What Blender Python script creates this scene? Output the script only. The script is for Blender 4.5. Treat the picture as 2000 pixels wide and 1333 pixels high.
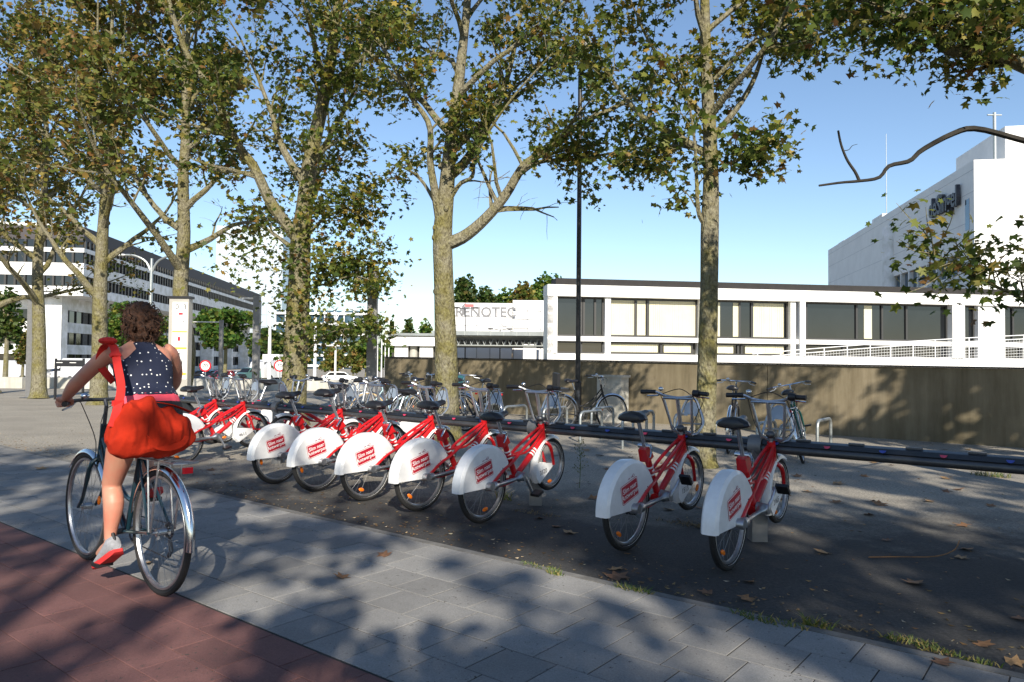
import bpy, bmesh, math, random
import numpy as np
from mathutils import Vector, Matrix, Euler
for o in list(bpy.data.objects): bpy.data.objects.remove(o)
SC = bpy.context.scene; COL = SC.collection
R = math.radians
# ------------------------------------------------------------------ camera
cam_d = bpy.data.cameras.new('camera'); cam = bpy.data.objects.new('camera', cam_d); COL.objects.link(cam)
cam_d.sensor_width = 36.0; cam_d.lens = 1444/2000*36; cam_d.clip_end = 2000; cam_d.clip_start = 0.05
cam.location = (0, 0, 1.34)
cam.rotation_euler = (Matrix.Rotation(math.pi/2+math.atan(39/1444), 3, 'X') @ Matrix.Rotation(0.01, 3, 'Z')).to_euler()
SC.camera = cam
# ------------------------------------------------------------------ sky and sun
SUN_EL, SUN_X = 31.0, 0.165          # sun stands behind the camera, slightly to its right
w = bpy.data.worlds.new('World'); SC.world = w; w.use_nodes = True
nt = w.node_tree; bg = nt.nodes['Background']; sky = nt.nodes.new('ShaderNodeTexSky')
sky.sky_type = 'NISHITA'; sky.sun_disc = False; sky.sun_elevation = R(SUN_EL)
to_sun = Vector((SUN_X, -1, 0)).normalized()
sky.sun_rotation = math.atan2(to_sun.x, to_sun.y)
sky.air_density = 1.0; sky.dust_density = 0.25; sky.ozone_density = 2.6; sky.altitude = 10
nt.links.new(sky.outputs[0], bg.inputs[0]); bg.inputs[1].default_value = 0.108
sd = bpy.data.lights.new('sun', 'SUN'); so = bpy.data.objects.new('sun', sd); COL.objects.link(so)
sd.energy = 5.0; sd.angle = R(0.53); sd.color = (1.0, 0.91, 0.77)
to_sun = to_sun*math.cos(R(SUN_EL)); to_sun.z = math.sin(R(SUN_EL))
so.rotation_euler = (-to_sun).to_track_quat('-Z', 'Y').to_euler()
vs = SC.view_settings; vs.view_transform = 'Standard'; vs.look = 'None'; vs.exposure = 0.66; vs.gamma = 1
SC.render.engine = 'CYCLES'
SC.cycles.max_bounces = 6; SC.cycles.transparent_max_bounces = 6
# ------------------------------------------------------------------ materials
MATS = {}
def mat(name, col, rough=0.6, metal=0.0, var=0.0, vscale=8.0, bump=0.0, bscale=60.0, spec=0.5, coat=0.0, col2=None, vdetail=5.0):
    """principled material; var>0 mixes towards col2 with a noise; bump adds fine relief"""
    if name in MATS: return MATS[name]
    m = bpy.data.materials.new(name); m.use_nodes = True; t = m.node_tree; b = t.nodes['Principled BSDF']
    b.inputs['Base Color'].default_value = (*col, 1); b.inputs['Roughness'].default_value = rough
    b.inputs['Metallic'].default_value = metal; b.inputs['Specular IOR Level'].default_value = spec
    if coat: b.inputs['Coat Weight'].default_value = coat; b.inputs['Coat Roughness'].default_value = 0.08
    tc = t.nodes.new('ShaderNodeTexCoord')
    if var > 0:
        n = t.nodes.new('ShaderNodeTexNoise'); n.inputs['Scale'].default_value = vscale; n.inputs['Detail'].default_value = vdetail; n.inputs['Roughness'].default_value = 0.65
        t.links.new(tc.outputs['Object'], n.inputs['Vector'])
        r = t.nodes.new('ShaderNodeValToRGB'); r.color_ramp.elements[0].position = 0.35; r.color_ramp.elements[1].position = 0.68
        c2 = col2 or tuple(c*(1-var) for c in col)
        r.color_ramp.elements[0].color = (*col, 1); r.color_ramp.elements[1].color = (*c2, 1)
        t.links.new(n.outputs[0], r.inputs[0]); t.links.new(r.outputs[0], b.inputs['Base Color'])
    if bump > 0:
        n2 = t.nodes.new('ShaderNodeTexNoise'); n2.inputs['Scale'].default_value = bscale; n2.inputs['Detail'].default_value = 4
        t.links.new(tc.outputs['Object'], n2.inputs['Vector'])
        bp = t.nodes.new('ShaderNodeBump'); bp.inputs['Strength'].default_value = bump; bp.inputs['Distance'].default_value = 0.01
        t.links.new(n2.outputs[0], bp.inputs['Height']); t.links.new(bp.outputs[0], b.inputs['Normal'])
    MATS[name] = m; return m
def N(t, kind, **kw):
    n = t.nodes.new(kind)
    for k, v in kw.items():
        if k in n.inputs: n.inputs[k].default_value = v
        else: setattr(n, k, v)
    return n
def ramp(t, stops):
    r = t.nodes.new('ShaderNodeValToRGB'); e = r.color_ramp.elements
    while len(e) < len(stops): e.new(0.5)
    for i, (p, c) in enumerate(stops): e[i].position = p; e[i].color = (*c, 1)
    return r
def asphalt_mat():
    m = bpy.data.materials.new('asphalt'); m.use_nodes = True; t = m.node_tree; b = t.nodes['Principled BSDF']
    tc = N(t, 'ShaderNodeTexCoord')
    big = N(t, 'ShaderNodeTexNoise', Scale=0.8, Detail=9, Roughness=0.68); fine = N(t, 'ShaderNodeTexNoise', Scale=42, Detail=4, Roughness=0.85)
    vor = N(t, 'ShaderNodeTexVoronoi', Scale=48)
    for n in (big, fine, vor): t.links.new(tc.outputs['Object'], n.inputs['Vector'])
    ra = ramp(t, [(0.3, (.022, .022, .023)), (0.5, (.036, .035, .034)), (0.62, (.048, .046, .043)), (0.78, (.08, .075, .068))]); rb = ramp(t, [(0.3, (.24, .22, .185)), (0.55, (.31, .285, .24)), (0.75, (.38, .35, .29))])
    for q in (ra, rb): t.links.new(big.outputs[0], q.inputs[0])
    # the trodden ground beyond the docking rail is pale with dust, the strip beside the path is bare asphalt
    dp = N(t, 'ShaderNodeVectorMath', operation='DOT_PRODUCT'); t.links.new(tc.outputs['Object'], dp.inputs[0]); dp.inputs[1].default_value = (.623-.782*.4, .782+.623*.4, 0)
    wv = N(t, 'ShaderNodeTexNoise', Scale=0.9, Detail=5, Roughness=0.7); t.links.new(tc.outputs['Object'], wv.inputs['Vector'])
    sm = N(t, 'ShaderNodeMath', operation='MULTIPLY_ADD'); t.links.new(wv.outputs[0], sm.inputs[0]); sm.inputs[1].default_value = 4.5; t.links.new(dp.outputs['Value'], sm.inputs[2])
    mr = N(t, 'ShaderNodeMapRange'); mr.inputs[1].default_value = 9.0; mr.inputs[2].default_value = 11.0; t.links.new(sm.outputs[0], mr.inputs[0])
    r1 = N(t, 'ShaderNodeMix', data_type='RGBA'); t.links.new(mr.outputs[0], r1.inputs[0]); t.links.new(ra.outputs[0], r1.inputs[6]); t.links.new(rb.outputs[0], r1.inputs[7])
    r2 = ramp(t, [(0.3, (.32, .32, .32)), (0.55, (.95, .95, .95)), (0.72, (1.9, 1.86, 1.75))]); t.links.new(fine.outputs[0], r2.inputs[0])
    mx = N(t, 'ShaderNodeMix', data_type='RGBA', blend_type='MULTIPLY'); mx.inputs[0].default_value = 1
    t.links.new(r1.outputs[2], mx.inputs[6]); t.links.new(r2.outputs[0], mx.inputs[7])
    # pale grit
    r3 = ramp(t, [(0.0, (1, 1, 1)), (0.09, (0, 0, 0))]); t.links.new(vor.outputs['Distance'], r3.inputs[0])
    sel = N(t, 'ShaderNodeTexNoise', Scale=23, Detail=1); t.links.new(tc.outputs['Object'], sel.inputs['Vector'])
    r4 = ramp(t, [(0.60, (0, 0, 0)), (0.66, (1, 1, 1))]); t.links.new(sel.outputs[0], r4.inputs[0])
    mm = N(t, 'ShaderNodeMath', operation='MULTIPLY'); t.links.new(r3.outputs[0], mm.inputs[0]); t.links.new(r4.outputs[0], mm.inputs[1])
    mx2 = N(t, 'ShaderNodeMix', data_type='RGBA'); t.links.new(mm.outputs[0], mx2.inputs[0]); t.links.new(mx.outputs[2], mx2.inputs[6]); mx2.inputs[7].default_value = (.42, .39, .33, 1)
    t.links.new(mx2.outputs[2], b.inputs['Base Color']); b.inputs['Roughness'].default_value = 0.9
    bp = N(t, 'ShaderNodeBump', Strength=0.7, Distance=0.006); t.links.new(fine.outputs[0], bp.inputs['Height']); t.links.new(bp.outputs[0], b.inputs['Normal'])
    return m
def tile_mat(name, c, speck):
    m = bpy.data.materials.new(name); m.use_nodes = True; t = m.node_tree; b = t.nodes['Principled BSDF']
    geo = N(t, 'ShaderNodeNewGeometry'); oi = N(t, 'ShaderNodeObjectInfo')
    big = N(t, 'ShaderNodeTexNoise', Scale=1.7, Detail=6, Roughness=0.65); fine = N(t, 'ShaderNodeTexNoise', Scale=140, Detail=2, Roughness=0.8)
    dirt = N(t, 'ShaderNodeTexNoise', Scale=38, Detail=3, Roughness=0.75); sp = N(t, 'ShaderNodeTexVoronoi', Scale=90)
    for n in (big, fine, dirt, sp): t.links.new(geo.outputs['Position'], n.inputs['Vector'])
    r1 = ramp(t, [(0.3, tuple(x*.8 for x in c)), (0.7, tuple(x*1.15 for x in c))]); t.links.new(big.outputs[0], r1.inputs[0])
    r2 = ramp(t, [(0.25, (.7, .7, .7)), (0.6, (1.05, 1.05, 1.05)), (0.8, (1.3, 1.3, 1.3))]); t.links.new(fine.outputs[0], r2.inputs[0])
    mx = N(t, 'ShaderNodeMix', data_type='RGBA', blend_type='MULTIPLY'); mx.inputs[0].default_value = 1
    t.links.new(r1.outputs[0], mx.inputs[6]); t.links.new(r2.outputs[0], mx.inputs[7])
    hv = N(t, 'ShaderNodeMapRange'); hv.inputs[3].default_value = 0.86; hv.inputs[4].default_value = 1.12; t.links.new(oi.outputs['Random'], hv.inputs[0])
    mx1 = N(t, 'ShaderNodeVectorMath', operation='SCALE'); t.links.new(mx.outputs[2], mx1.inputs[0]); t.links.new(hv.outputs[0], mx1.inputs['Scale'])
    # scattered crumbs of soil on the tiles
    big2 = N(t, 'ShaderNodeTexNoise', Scale=1.1, Detail=2); t.links.new(geo.outputs['Position'], big2.inputs['Vector'])
    ad = N(t, 'ShaderNodeMath', operation='MULTIPLY_ADD'); t.links.new(big2.outputs[0], ad.inputs[0]); ad.inputs[1].default_value = 0.22; t.links.new(dirt.outputs[0], ad.inputs[2])
    r3 = ramp(t, [(0.765, (0, 0, 0)), (0.80, (1, 1, 1))]); t.links.new(ad.outputs[0], r3.inputs[0])
    mx2 = N(t, 'ShaderNodeMix', data_type='RGBA'); t.links.new(r3.outputs[0], mx2.inputs[0]); t.links.new(mx1.outputs[0], mx2.inputs[6]); mx2.inputs[7].default_value = (.045, .04, .034, 1)
    r4 = ramp(t, [(0.0, (1, 1, 1)), (0.07, (0, 0, 0))]); t.links.new(sp.outputs['Distance'], r4.inputs[0])
    ms = N(t, 'ShaderNodeMath', operation='MULTIPLY'); t.links.new(r4.outputs[0], ms.inputs[0]); ms.inputs[1].default_value = speck
    mx3 = N(t, 'ShaderNodeMix', data_type='RGBA'); t.links.new(ms.outputs[0], mx3.inputs[0]); t.links.new(mx2.outputs[2], mx3.inputs[6]); mx3.inputs[7].default_value = (.6, .56, .5, 1)
    t.links.new(mx3.outputs[2], b.inputs['Base Color']); b.inputs['Roughness'].default_value = 0.85
    bp = N(t, 'ShaderNodeBump', Strength=0.35, Distance=0.004); t.links.new(fine.outputs[0], bp.inputs['Height']); t.links.new(bp.outputs[0], b.inputs['Normal'])
    return m
def bark_mat():
    m = bpy.data.materials.new('bark'); m.use_nodes = True; t = m.node_tree; b = t.nodes['Principled BSDF']
    tc = N(t, 'ShaderNodeTexCoord'); mp = N(t, 'ShaderNodeMapping'); mp.inputs['Scale'].default_value = (1, 1, .55); t.links.new(tc.outputs['Object'], mp.inputs[0])
    a = N(t, 'ShaderNodeTexNoise', Scale=26, Detail=5, Roughness=0.75); l = N(t, 'ShaderNodeTexNoise', Scale=2.2, Detail=5, Roughness=0.65); v = N(t, 'ShaderNodeTexVoronoi', Scale=34)
    for n in (a, v): t.links.new(mp.outputs[0], n.inputs['Vector'])
    t.links.new(tc.outputs['Object'], l.inputs['Vector'])
    r1 = ramp(t, [(0.3, (.04, .034, .025)), (0.45, (.165, .15, .105)), (0.62, (.25, .235, .165)), (0.75, (.35, .34, .26))]); t.links.new(a.outputs[0], r1.inputs[0])
    r2 = ramp(t, [(0.42, (1, 1, 1)), (0.62, (.80, .78, .42)), (0.75, (.55, .50, .36))]); t.links.new(l.outputs[0], r2.inputs[0])
    mx = N(t, 'ShaderNodeMix', data_type='RGBA', blend_type='MULTIPLY'); mx.inputs[0].default_value = 1
    t.links.new(r1.outputs[0], mx.inputs[6]); t.links.new(r2.outputs[0], mx.inputs[7]); t.links.new(mx.outputs[2], b.inputs['Base Color'])
    b.inputs['Roughness'].default_value = 0.92; b.inputs['Specular IOR Level'].default_value = 0.108
    ad = N(t, 'ShaderNodeMath', operation='ADD'); t.links.new(a.outputs[0], ad.inputs[0]); t.links.new(v.outputs['Distance'], ad.inputs[1])
    bp = N(t, 'ShaderNodeBump', Strength=0.9, Distance=0.02); t.links.new(ad.outputs[0], bp.inputs['Height']); t.links.new(bp.outputs[0], b.inputs['Normal'])
    return m
def leaf_mat(name, stops, transl=0.35):
    m = bpy.data.materials.new(name); m.use_nodes = True; t = m.node_tree; out = t.nodes['Material Output']; b = t.nodes['Principled BSDF']
    g = N(t, 'ShaderNodeNewGeometry'); r = ramp(t, stops); t.links.new(g.outputs['Random Per Island'], r.inputs[0])
    pn = N(t, 'ShaderNodeTexNoise', Scale=0.9, Detail=2); t.links.new(g.outputs['Position'], pn.inputs['Vector'])
    pr = ramp(t, [(0.35, (.72, .85, .72)), (0.5, (1, 1, 1)), (0.66, (1.2, 1.08, .84))]); t.links.new(pn.outputs[0], pr.inputs[0])
    mx = N(t, 'ShaderNodeMix', data_type='RGBA', blend_type='MULTIPLY'); mx.inputs[0].default_value = 1
    t.links.new(r.outputs[0], mx.inputs[6]); t.links.new(pr.outputs[0], mx.inputs[7])
    t.links.new(mx.outputs[2], b.inputs['Base Color']); b.inputs['Roughness'].default_value = 0.55; b.inputs['Specular IOR Level'].default_value = 0.35
    tr = N(t, 'ShaderNodeBsdfTranslucent'); t.links.new(mx.outputs[2], tr.inputs[0])
    ms = N(t, 'ShaderNodeMixShader'); ms.inputs[0].default_value = transl
    t.links.new(b.outputs[0], ms.inputs[1]); t.links.new(tr.outputs[0], ms.inputs[2]); t.links.new(ms.outputs[0], out.inputs[0])
    return m
def concrete_mat(name, c, streak=0.5, c_dark=None):
    m = bpy.data.materials.new(name); m.use_nodes = True; t = m.node_tree; b = t.nodes['Principled BSDF']
    tc = N(t, 'ShaderNodeTexCoord'); mp = N(t, 'ShaderNodeMapping'); mp.inputs['Scale'].default_value = (1, 1, .12); t.links.new(tc.outputs['Object'], mp.inputs[0])
    a = N(t, 'ShaderNodeTexNoise', Scale=5, Detail=6, Roughness=0.7); l = N(t, 'ShaderNodeTexNoise', Scale=0.8, Detail=5, Roughness=0.6); f = N(t, 'ShaderNodeTexNoise', Scale=60, Detail=3)
    t.links.new(mp.outputs[0], a.inputs['Vector']); t.links.new(tc.outputs['Object'], l.inputs['Vector']); t.links.new(tc.outputs['Object'], f.inputs['Vector'])
    d = c_dark or tuple(x*(1-streak) for x in c)
    r1 = ramp(t, [(0.35, c), (0.7, d)]); t.links.new(a.outputs[0], r1.inputs[0])
    r2 = ramp(t, [(0.35, (.78, .78, .72)), (0.65, (1.1, 1.1, 1.1))]); t.links.new(l.outputs[0], r2.inputs[0])
    mx = N(t, 'ShaderNodeMix', data_type='RGBA', blend_type='MULTIPLY'); mx.inputs[0].default_value = 1
    t.links.new(r1.outputs[0], mx.inputs[6]); t.links.new(r2.outputs[0], mx.inputs[7]); t.links.new(mx.outputs[2], b.inputs['Base Color'])
    b.inputs['Roughness'].default_value = 0.88
    bp = N(t, 'ShaderNodeBump', Strength=0.35, Distance=0.006); t.links.new(f.outputs[0], bp.inputs['Height']); t.links.new(bp.outputs[0], b.inputs['Normal'])
    return m
def dots_mat():
    m = bpy.data.materials.new('navy_dotted_cloth'); m.use_nodes = True; t = m.node_tree; b = t.nodes['Principled BSDF']
    tc = N(t, 'ShaderNodeTexCoord'); v = N(t, 'ShaderNodeTexVoronoi', Scale=40.0, Randomness=0.5); t.links.new(tc.outputs['Object'], v.inputs['Vector'])
    r = ramp(t, [(0.17, (.75, .75, .75)), (0.20, (.006, .011, .035))]); t.links.new(v.outputs['Distance'], r.inputs[0])
    t.links.new(r.outputs[0], b.inputs['Base Color']); b.inputs['Roughness'].default_value = 0.85
    return m
BARK = bark_mat()
M = dict(
 red=mat('red_paint', (.55, .010, .014), .32, 0, .25, 30, coat=.35), white=mat('white_plastic', (.80, .81, .82), .34, 0, .16, 7, coat=.15),
 silver=mat('brushed_silver', (.50, .52, .55), .34, .9, .2, 40), chrome=mat('chrome', (.66, .68, .71), .18, 1), steel=mat('dark_steel', (.11, .115, .125), .45, .8, .2, 25),
 spoke=mat('spoke_steel', (.22, .22, .23), .4, .8), black=mat('black_plastic', (.012, .012, .014), .45), rubber=mat('tyre_rubber', (.016, .016, .017), .8, 0, .4, 60, .2, 200), saddle=mat('saddle_vinyl', (.012, .012, .015), .38),
 rail=mat('rail_black', (.022, .025, .032), .35, .3, .3, 12), railgrey=mat('rail_grey', (.085, .085, .088), .38, .5, .2, 15), post=mat('post_grey', (.20, .20, .20), .5, .4, .2, 10), galv=mat('galvanised', (.42, .45, .45), .42, .75, .3, 25),
 amber=mat('amber_reflector', (.75, .17, .01), .25), redlens=mat('red_lens', (.6, .01, .02), .2), sticker=mat('red_sticker', (.42, .012, .03), .4), ink=mat('dark_ink', (.05, .05, .06), .5), winered=mat('wine_ink', (.25, .02, .08), .5),
 teal=mat('teal_paint', (.008, .034, .052), .28, .2, .2, 20, coat=.4), teal2=mat('green_paint', (.01, .10, .085), .35), navy=mat('navy_paint', (.012, .016, .03), .35), cream=mat('cream_rubber', (.5, .38, .22), .8), pale=mat('pale_blue_paint', (.35, .5, .55), .4),
 bolt=mat('paint_white', (.8, .8, .8), .5), skin=mat('skin', (.46, .235, .16), .5, 0, .22, 10, .12, 160, col2=(.50, .185, .125)), hair=mat('brown_hair', (.020, .009, .005), .8, 0, .6, 55, 1.0, 70, col2=(.085, .032, .012)),
 bag=mat('orange_red_canvas', (.50, .030, .010), .92, 0, .25, 9, .5, 420, spec=.15), strap=mat('red_webbing', (.60, .018, .012), .7, 0, .1, 50, .4, 600), top=dots_mat(), pink=mat('pink_cloth', (.75, .075, .12), .7), shorts=mat('black_cloth', (.012, .011, .017), .8),
 shoe=mat('grey_shoe_mesh', (.30, .31, .34), .8, 0, .3, 60), sole=mat('red_sole', (.55, .03, .03), .6), bluelens=mat('blue_marker', (.03, .06, .35), .4), pinkm=mat('pink_marker', (.5, .04, .10), .4))
ASPH = asphalt_mat(); TGREY = tile_mat('grey_tile', (.225, .222, .215), .35); TRED = tile_mat('red_tile', (.15, .068, .062), .75)
WALLM = concrete_mat('wall_concrete', (.22, .185, .125), .5, (.13, .105, .065)); WHITE_C = mat('white_render', (.78, .78, .77), .75, 0, .10, .6, .1, 30)
WHITE_P = concrete_mat('white_panel', (.76, .77, .79), .10); LOWC = concrete_mat('pale_concrete', (.52, .51, .48), .25)
GLASS = mat('dark_glass', (.012, .014, .016), .06, 0, .5, .3, spec=.8); GLASSB = mat('blue_glass', (.05, .11, .17), .06, .3, .4, .4, spec=.9); FRAME = mat('window_frame_dark', (.035, .035, .035), .5)
ROOFD = mat('roof_dark', (.02, .018, .018), .8, 0, .3, 3); BLIND = mat('cream_blind', (.66, .62, .44), .8, 0, .1, 2)
LEAF_A = leaf_mat('maple_leaves', [(0, (.038, .066, .012)), (.3, (.070, .105, .017)), (.6, (.13, .155, .028)), (.82, (.21, .20, .04)), (.93, (.29, .22, .055)), (1, (.18, .085, .03))])
LEAF_B = leaf_mat('autumn_maple_leaves', [(0, (.06, .085, .015)), (.35, (.11, .135, .026)), (.62, (.19, .18, .04)), (.82, (.23, .16, .05)), (.93, (.18, .085, .03)), (1, (.32, .26, .06))])
LEAF_G = leaf_mat('green_leaves', [(0, (.030, .075, .012)), (.5, (.06, .13, .02)), (.8, (.12, .18, .03)), (1, (.2, .2, .04))])
LEAF_D = leaf_mat('park_leaves', [(0, (.02, .05, .01)), (.5, (.045, .085, .015)), (.85, (.09, .12, .03)), (1, (.16, .14, .05))])
STRAW = mat('dry_straw', (.22, .16, .08), .9, 0, .5, 20)
DEAD_SHADED = mat('shaded_dead_branch_bark', (.030, .026, .020), .9, 0, .5, 14, .6, 60)  # dark dead wood, with the shade of the maple's crown put into the colour
FALLEN = mat('fallen_leaf_brown', (.30, .15, .06), .8, 0, .5, 20)
GRASS = leaf_mat('weed_blades', [(0, (.05, .09, .02)), (.6, (.10, .14, .03)), (1, (.35, .26, .11))], .2)
# ------------------------------------------------------------------ mesh helpers
class MB:
    def __init__(s): s.v = []; s.f = []
    def add(s, vs, fs):
        o = len(s.v); s.v += [tuple(p) for p in vs]; s.f += [tuple(i+o for i in f) for f in fs]; return s
    def box(s, c, size, rz=0, m=None, taper=1.0):
        x, y, z = (k/2 for k in size); ca, sa = math.cos(rz), math.sin(rz); vs = []
        for zz in (-z, z):
            k = taper if zz > 0 else 1
            for xx, yy in ((-x, -y), (x, -y), (x, y), (-x, y)):
                xx *= k; yy *= k
                p = Vector((c[0]+xx*ca-yy*sa, c[1]+xx*sa+yy*ca, c[2]+zz)); vs.append(m @ p if m else p)
        return s.add(vs, [(3, 2, 1, 0), (4, 5, 6, 7), (0, 1, 5, 4), (1, 2, 6, 5), (2, 3, 7, 6), (3, 0, 4, 7)])
    def beam(s, a, b, w, h, up=(0, 0, 1)):
        a = Vector(a); b = Vector(b); t = (b-a).normalized(); u = Vector(up); sd_ = t.cross(u).normalized(); u = sd_.cross(t)
        vs = [p+sd_*(i*w/2)+u*(j*h/2) for p in (a, b) for i, j in ((-1, -1), (1, -1), (1, 1), (-1, 1))]
        return s.add(vs, [(3, 2, 1, 0), (4, 5, 6, 7), (0, 1, 5, 4), (1, 2, 6, 5), (2, 3, 7, 6), (3, 0, 4, 7)])
    def tube(s, pts, rad, n=8, closed=False, flat=1.0, cap=True):
        pts = [Vector(p) for p in pts]; L = len(pts); rs = rad if hasattr(rad, '__len__') else [rad]*L
        vs = []; fs = []; ref = None
        for i, p in enumerate(pts):
            if closed: t = pts[(i+1) % L]-pts[i-1]
            else: t = pts[min(i+1, L-1)]-pts[max(i-1, 0)]
            t.normalize()
            if ref is None:
                ref = Vector((0, 0, 1)) if abs(t.z) < .9 else Vector((1, 0, 0))
            a = (ref-t*ref.dot(t))
            if a.length < 1e-5: a = Vector((1, 0, 0))-t*t.x
            a.normalize(); b = t.cross(a); ref = a
            for k in range(n):
                an = 2*math.pi*k/n; vs.append(p+(a*math.cos(an)*flat+b*math.sin(an))*rs[i])
        for i in range(L if closed else L-1):
            j = (i+1) % L
            for k in range(n): fs.append((i*n+k, i*n+(k+1) % n, j*n+(k+1) % n, j*n+k))
        if not closed and cap: fs.append(tuple(range(n-1, -1, -1))); fs.append(tuple((L-1)*n+k for k in range(n)))
        return s.add(vs, fs)
    def ring(s, c, r, rr, axis='y', n=36, m=6, a0=0, a1=2*math.pi, sx=1.0):
        full = abs(a1-a0-2*math.pi) < 1e-4; K = n if full else n+1; pts = []
        for i in range(K):
            a = a0+(a1-a0)*i/n; pts.append(Vector((math.cos(a)*r, 0, math.sin(a)*r)))
        vs = []; fs = []
        for i, p in enumerate(pts):
            rd = p.normalized()
            for k in range(m):
                an = 2*math.pi*k/m; vs.append(Vector(c)+p+rd*math.cos(an)*rr+Vector((0, 1, 0))*math.sin(an)*rr*sx)
        for i in range(K if full else K-1):
            j = (i+1) % K
            for k in range(m): fs.append((i*m+k, j*m+k, j*m+(k+1) % m, i*m+(k+1) % m))
        return s.add(vs, fs)
    def loft(s, secs, cap=True):
        """secs: list of rings (equal point counts)"""
        n = len(secs[0]); vs = [p for r in secs for p in r]; fs = []
        for i in range(len(secs)-1):
            for k in range(n): fs.append((i*n+k, i*n+(k+1) % n, (i+1)*n+(k+1) % n, (i+1)*n+k))
        if cap: fs.append(tuple(range(n-1, -1, -1))); fs.append(tuple((len(secs)-1)*n+k for k in range(n)))
        return s.add(vs, fs)
    def ell(s, c, r, nu=12, nv=8, rot=None):
        secs = []
        for i in range(nv+1):
            th = math.pi*(.02+.96*i/nv); ring = []
            for k in range(nu):
                p = Vector((r[0]*math.sin(th)*math.cos(2*math.pi*k/nu), r[1]*math.sin(th)*math.sin(2*math.pi*k/nu), -r[2]*math.cos(th)))
                if rot: p = rot @ p
                ring.append(p+Vector(c))
            secs.append(ring)
        return s.loft(secs)
    def prism(s, poly, d, org=(0, 0, 0), ux=(1, 0, 0), uy=(0, 0, 1), nrm=(0, 1, 0)):
        o = Vector(org); ux = Vector(ux); uy = Vector(uy); nn = Vector(nrm)*d; n = len(poly)
        vs = [o+ux*x+uy*y for x, y in poly]+[o+ux*x+uy*y+nn for x, y in poly]
        return s.add(vs, [tuple(range(n)), tuple(range(2*n-1, n-1, -1))]+[(i, i+n, (i+1) % n+n, (i+1) % n) for i in range(n)])
    def mesh(s, name, smooth=True, ang=38):
        me = bpy.data.meshes.new(name); me.from_pydata(s.v, [], s.f)
        bm = bmesh.new(); bm.from_mesh(me); bmesh.ops.recalc_face_normals(bm, faces=bm.faces); bm.to_mesh(me); bm.free()
        if smooth:
            me.polygons.foreach_set('use_smooth', [True]*len(me.polygons)); me.set_sharp_from_angle(angle=R(ang))
        me.update(); return me
    def build(s, name, m, parent=None, smooth=True, loc=None, **kw):
        me = s.mesh(name, smooth); me.materials.append(m)
        return link(name, me, parent, loc, **kw)
def link(name, me, parent=None, loc=None, label=None, cat=None, group=None, kind=None, rot=None):
    o = bpy.data.objects.new(name, me); COL.objects.link(o)
    if parent: o.parent = parent
    if loc is not None: o.location = loc
    if rot is not None: o.rotation_euler = rot
    tag(o, label, cat, group, kind); return o
def tag(o, label=None, cat=None, group=None, kind=None):
    for k, v in (('label', label), ('category', cat), ('group', group), ('kind', kind)):
        if v: o[k] = v
    return o
def empty(name, loc, rz=0, label=None, cat=None, group=None):
    o = bpy.data.objects.new(name, None); COL.objects.link(o); o.location = loc; o.rotation_euler = (0, 0, rz); o.empty_display_size = .1
    return tag(o, label, cat, group)
def copy_tree(o, parent=None, skip=()):
    c = o.copy(); COL.objects.link(c); c.parent = parent
    for ch in o.children:
        if ch.name.split('.')[0] not in skip: copy_tree(ch, c, skip)
    return c
def text_mesh(body, size, depth=0.0, bold=0.0, sx=1.0, spacing=1.0):
    cu = bpy.data.curves.new('t', 'FONT'); cu.body = body; cu.size = size; cu.extrude = depth; cu.align_x = 'CENTER'; cu.align_y = 'CENTER'; cu.offset = bold; cu.space_character = spacing; cu.resolution_u = 3; cu.space_line = .82
    ob = bpy.data.objects.new('t', cu); COL.objects.link(ob); ob.scale = (sx, 1, 1)
    dg = bpy.context.evaluated_depsgraph_get(); me = bpy.data.meshes.new_from_object(ob.evaluated_get(dg))
    bpy.data.objects.remove(ob)
    if sx != 1: me.transform(Matrix.Diagonal((sx, 1, 1, 1)))
    return me
def text(name, body, size, m, org, ux, uy, parent=None, depth=0.0, bold=0.0, sx=1.0, spacing=1.0):
    me = text_mesh(body, size, depth, bold, sx, spacing); me.materials.clear(); me.materials.append(m)
    ux = Vector(ux).normalized(); uy = Vector(uy).normalized(); nz = ux.cross(uy)
    mt = Matrix(((ux.x, uy.x, nz.x, org[0]), (ux.y, uy.y, nz.y, org[1]), (ux.z, uy.z, nz.z, org[2]), (0, 0, 0, 1)))
    me.transform(mt); return link(name, me, parent)
# path frame: NN runs across the path away from the camera, DD along it to the far left
NN = Vector((.623, .782, 0)).normalized(); DD = Vector((-.782, .623, 0)).normalized(); HEAD = math.atan2(NN.y, NN.x)
def nd(n, d, z=0): return NN*n+DD*d+Vector((0, 0, z))
def gz(y):                                  # the ground falls away gently beyond the trees
    t = min(1, max(0, (y-29)/70)); return -1.7*t*t*(3-2*t)
# ------------------------------------------------------------------ ground, path, wall
g = MB(); ys = [-60, -20, 0, 15, 29, 36, 43, 50, 57, 64, 71, 78, 85, 92, 99, 130, 400, 1500]; xs = [-900, -200, -60, -20, 20, 60, 200, 900]
vs = [(x, y, gz(y)) for y in ys for x in xs]; W = len(xs)
g.add(vs, [(j*W+i, j*W+i+1, (j+1)*W+i+1, (j+1)*W+i) for j in range(len(ys)-1) for i in range(W-1)])
ground = g.build('ground', ASPH, kind='structure')
def slab(name, n0, n1, d0, d1, z0, z1, m, **kw):
    b = MB(); c = [nd(n0, d0), nd(n1, d0), nd(n1, d1), nd(n0, d1)]
    b.add([p+Vector((0, 0, z0)) for p in c]+[p+Vector((0, 0, z1)) for p in c], [(3, 2, 1, 0), (4, 5, 6, 7), (0, 1, 5, 4), (1, 2, 6, 5), (2, 3, 7, 6), (3, 0, 4, 7)])
    return b.build(name, m, smooth=False, **kw)
JOINT = mat('joint_soil', (.04, .036, .03), .95, 0, .4, 30)
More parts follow.
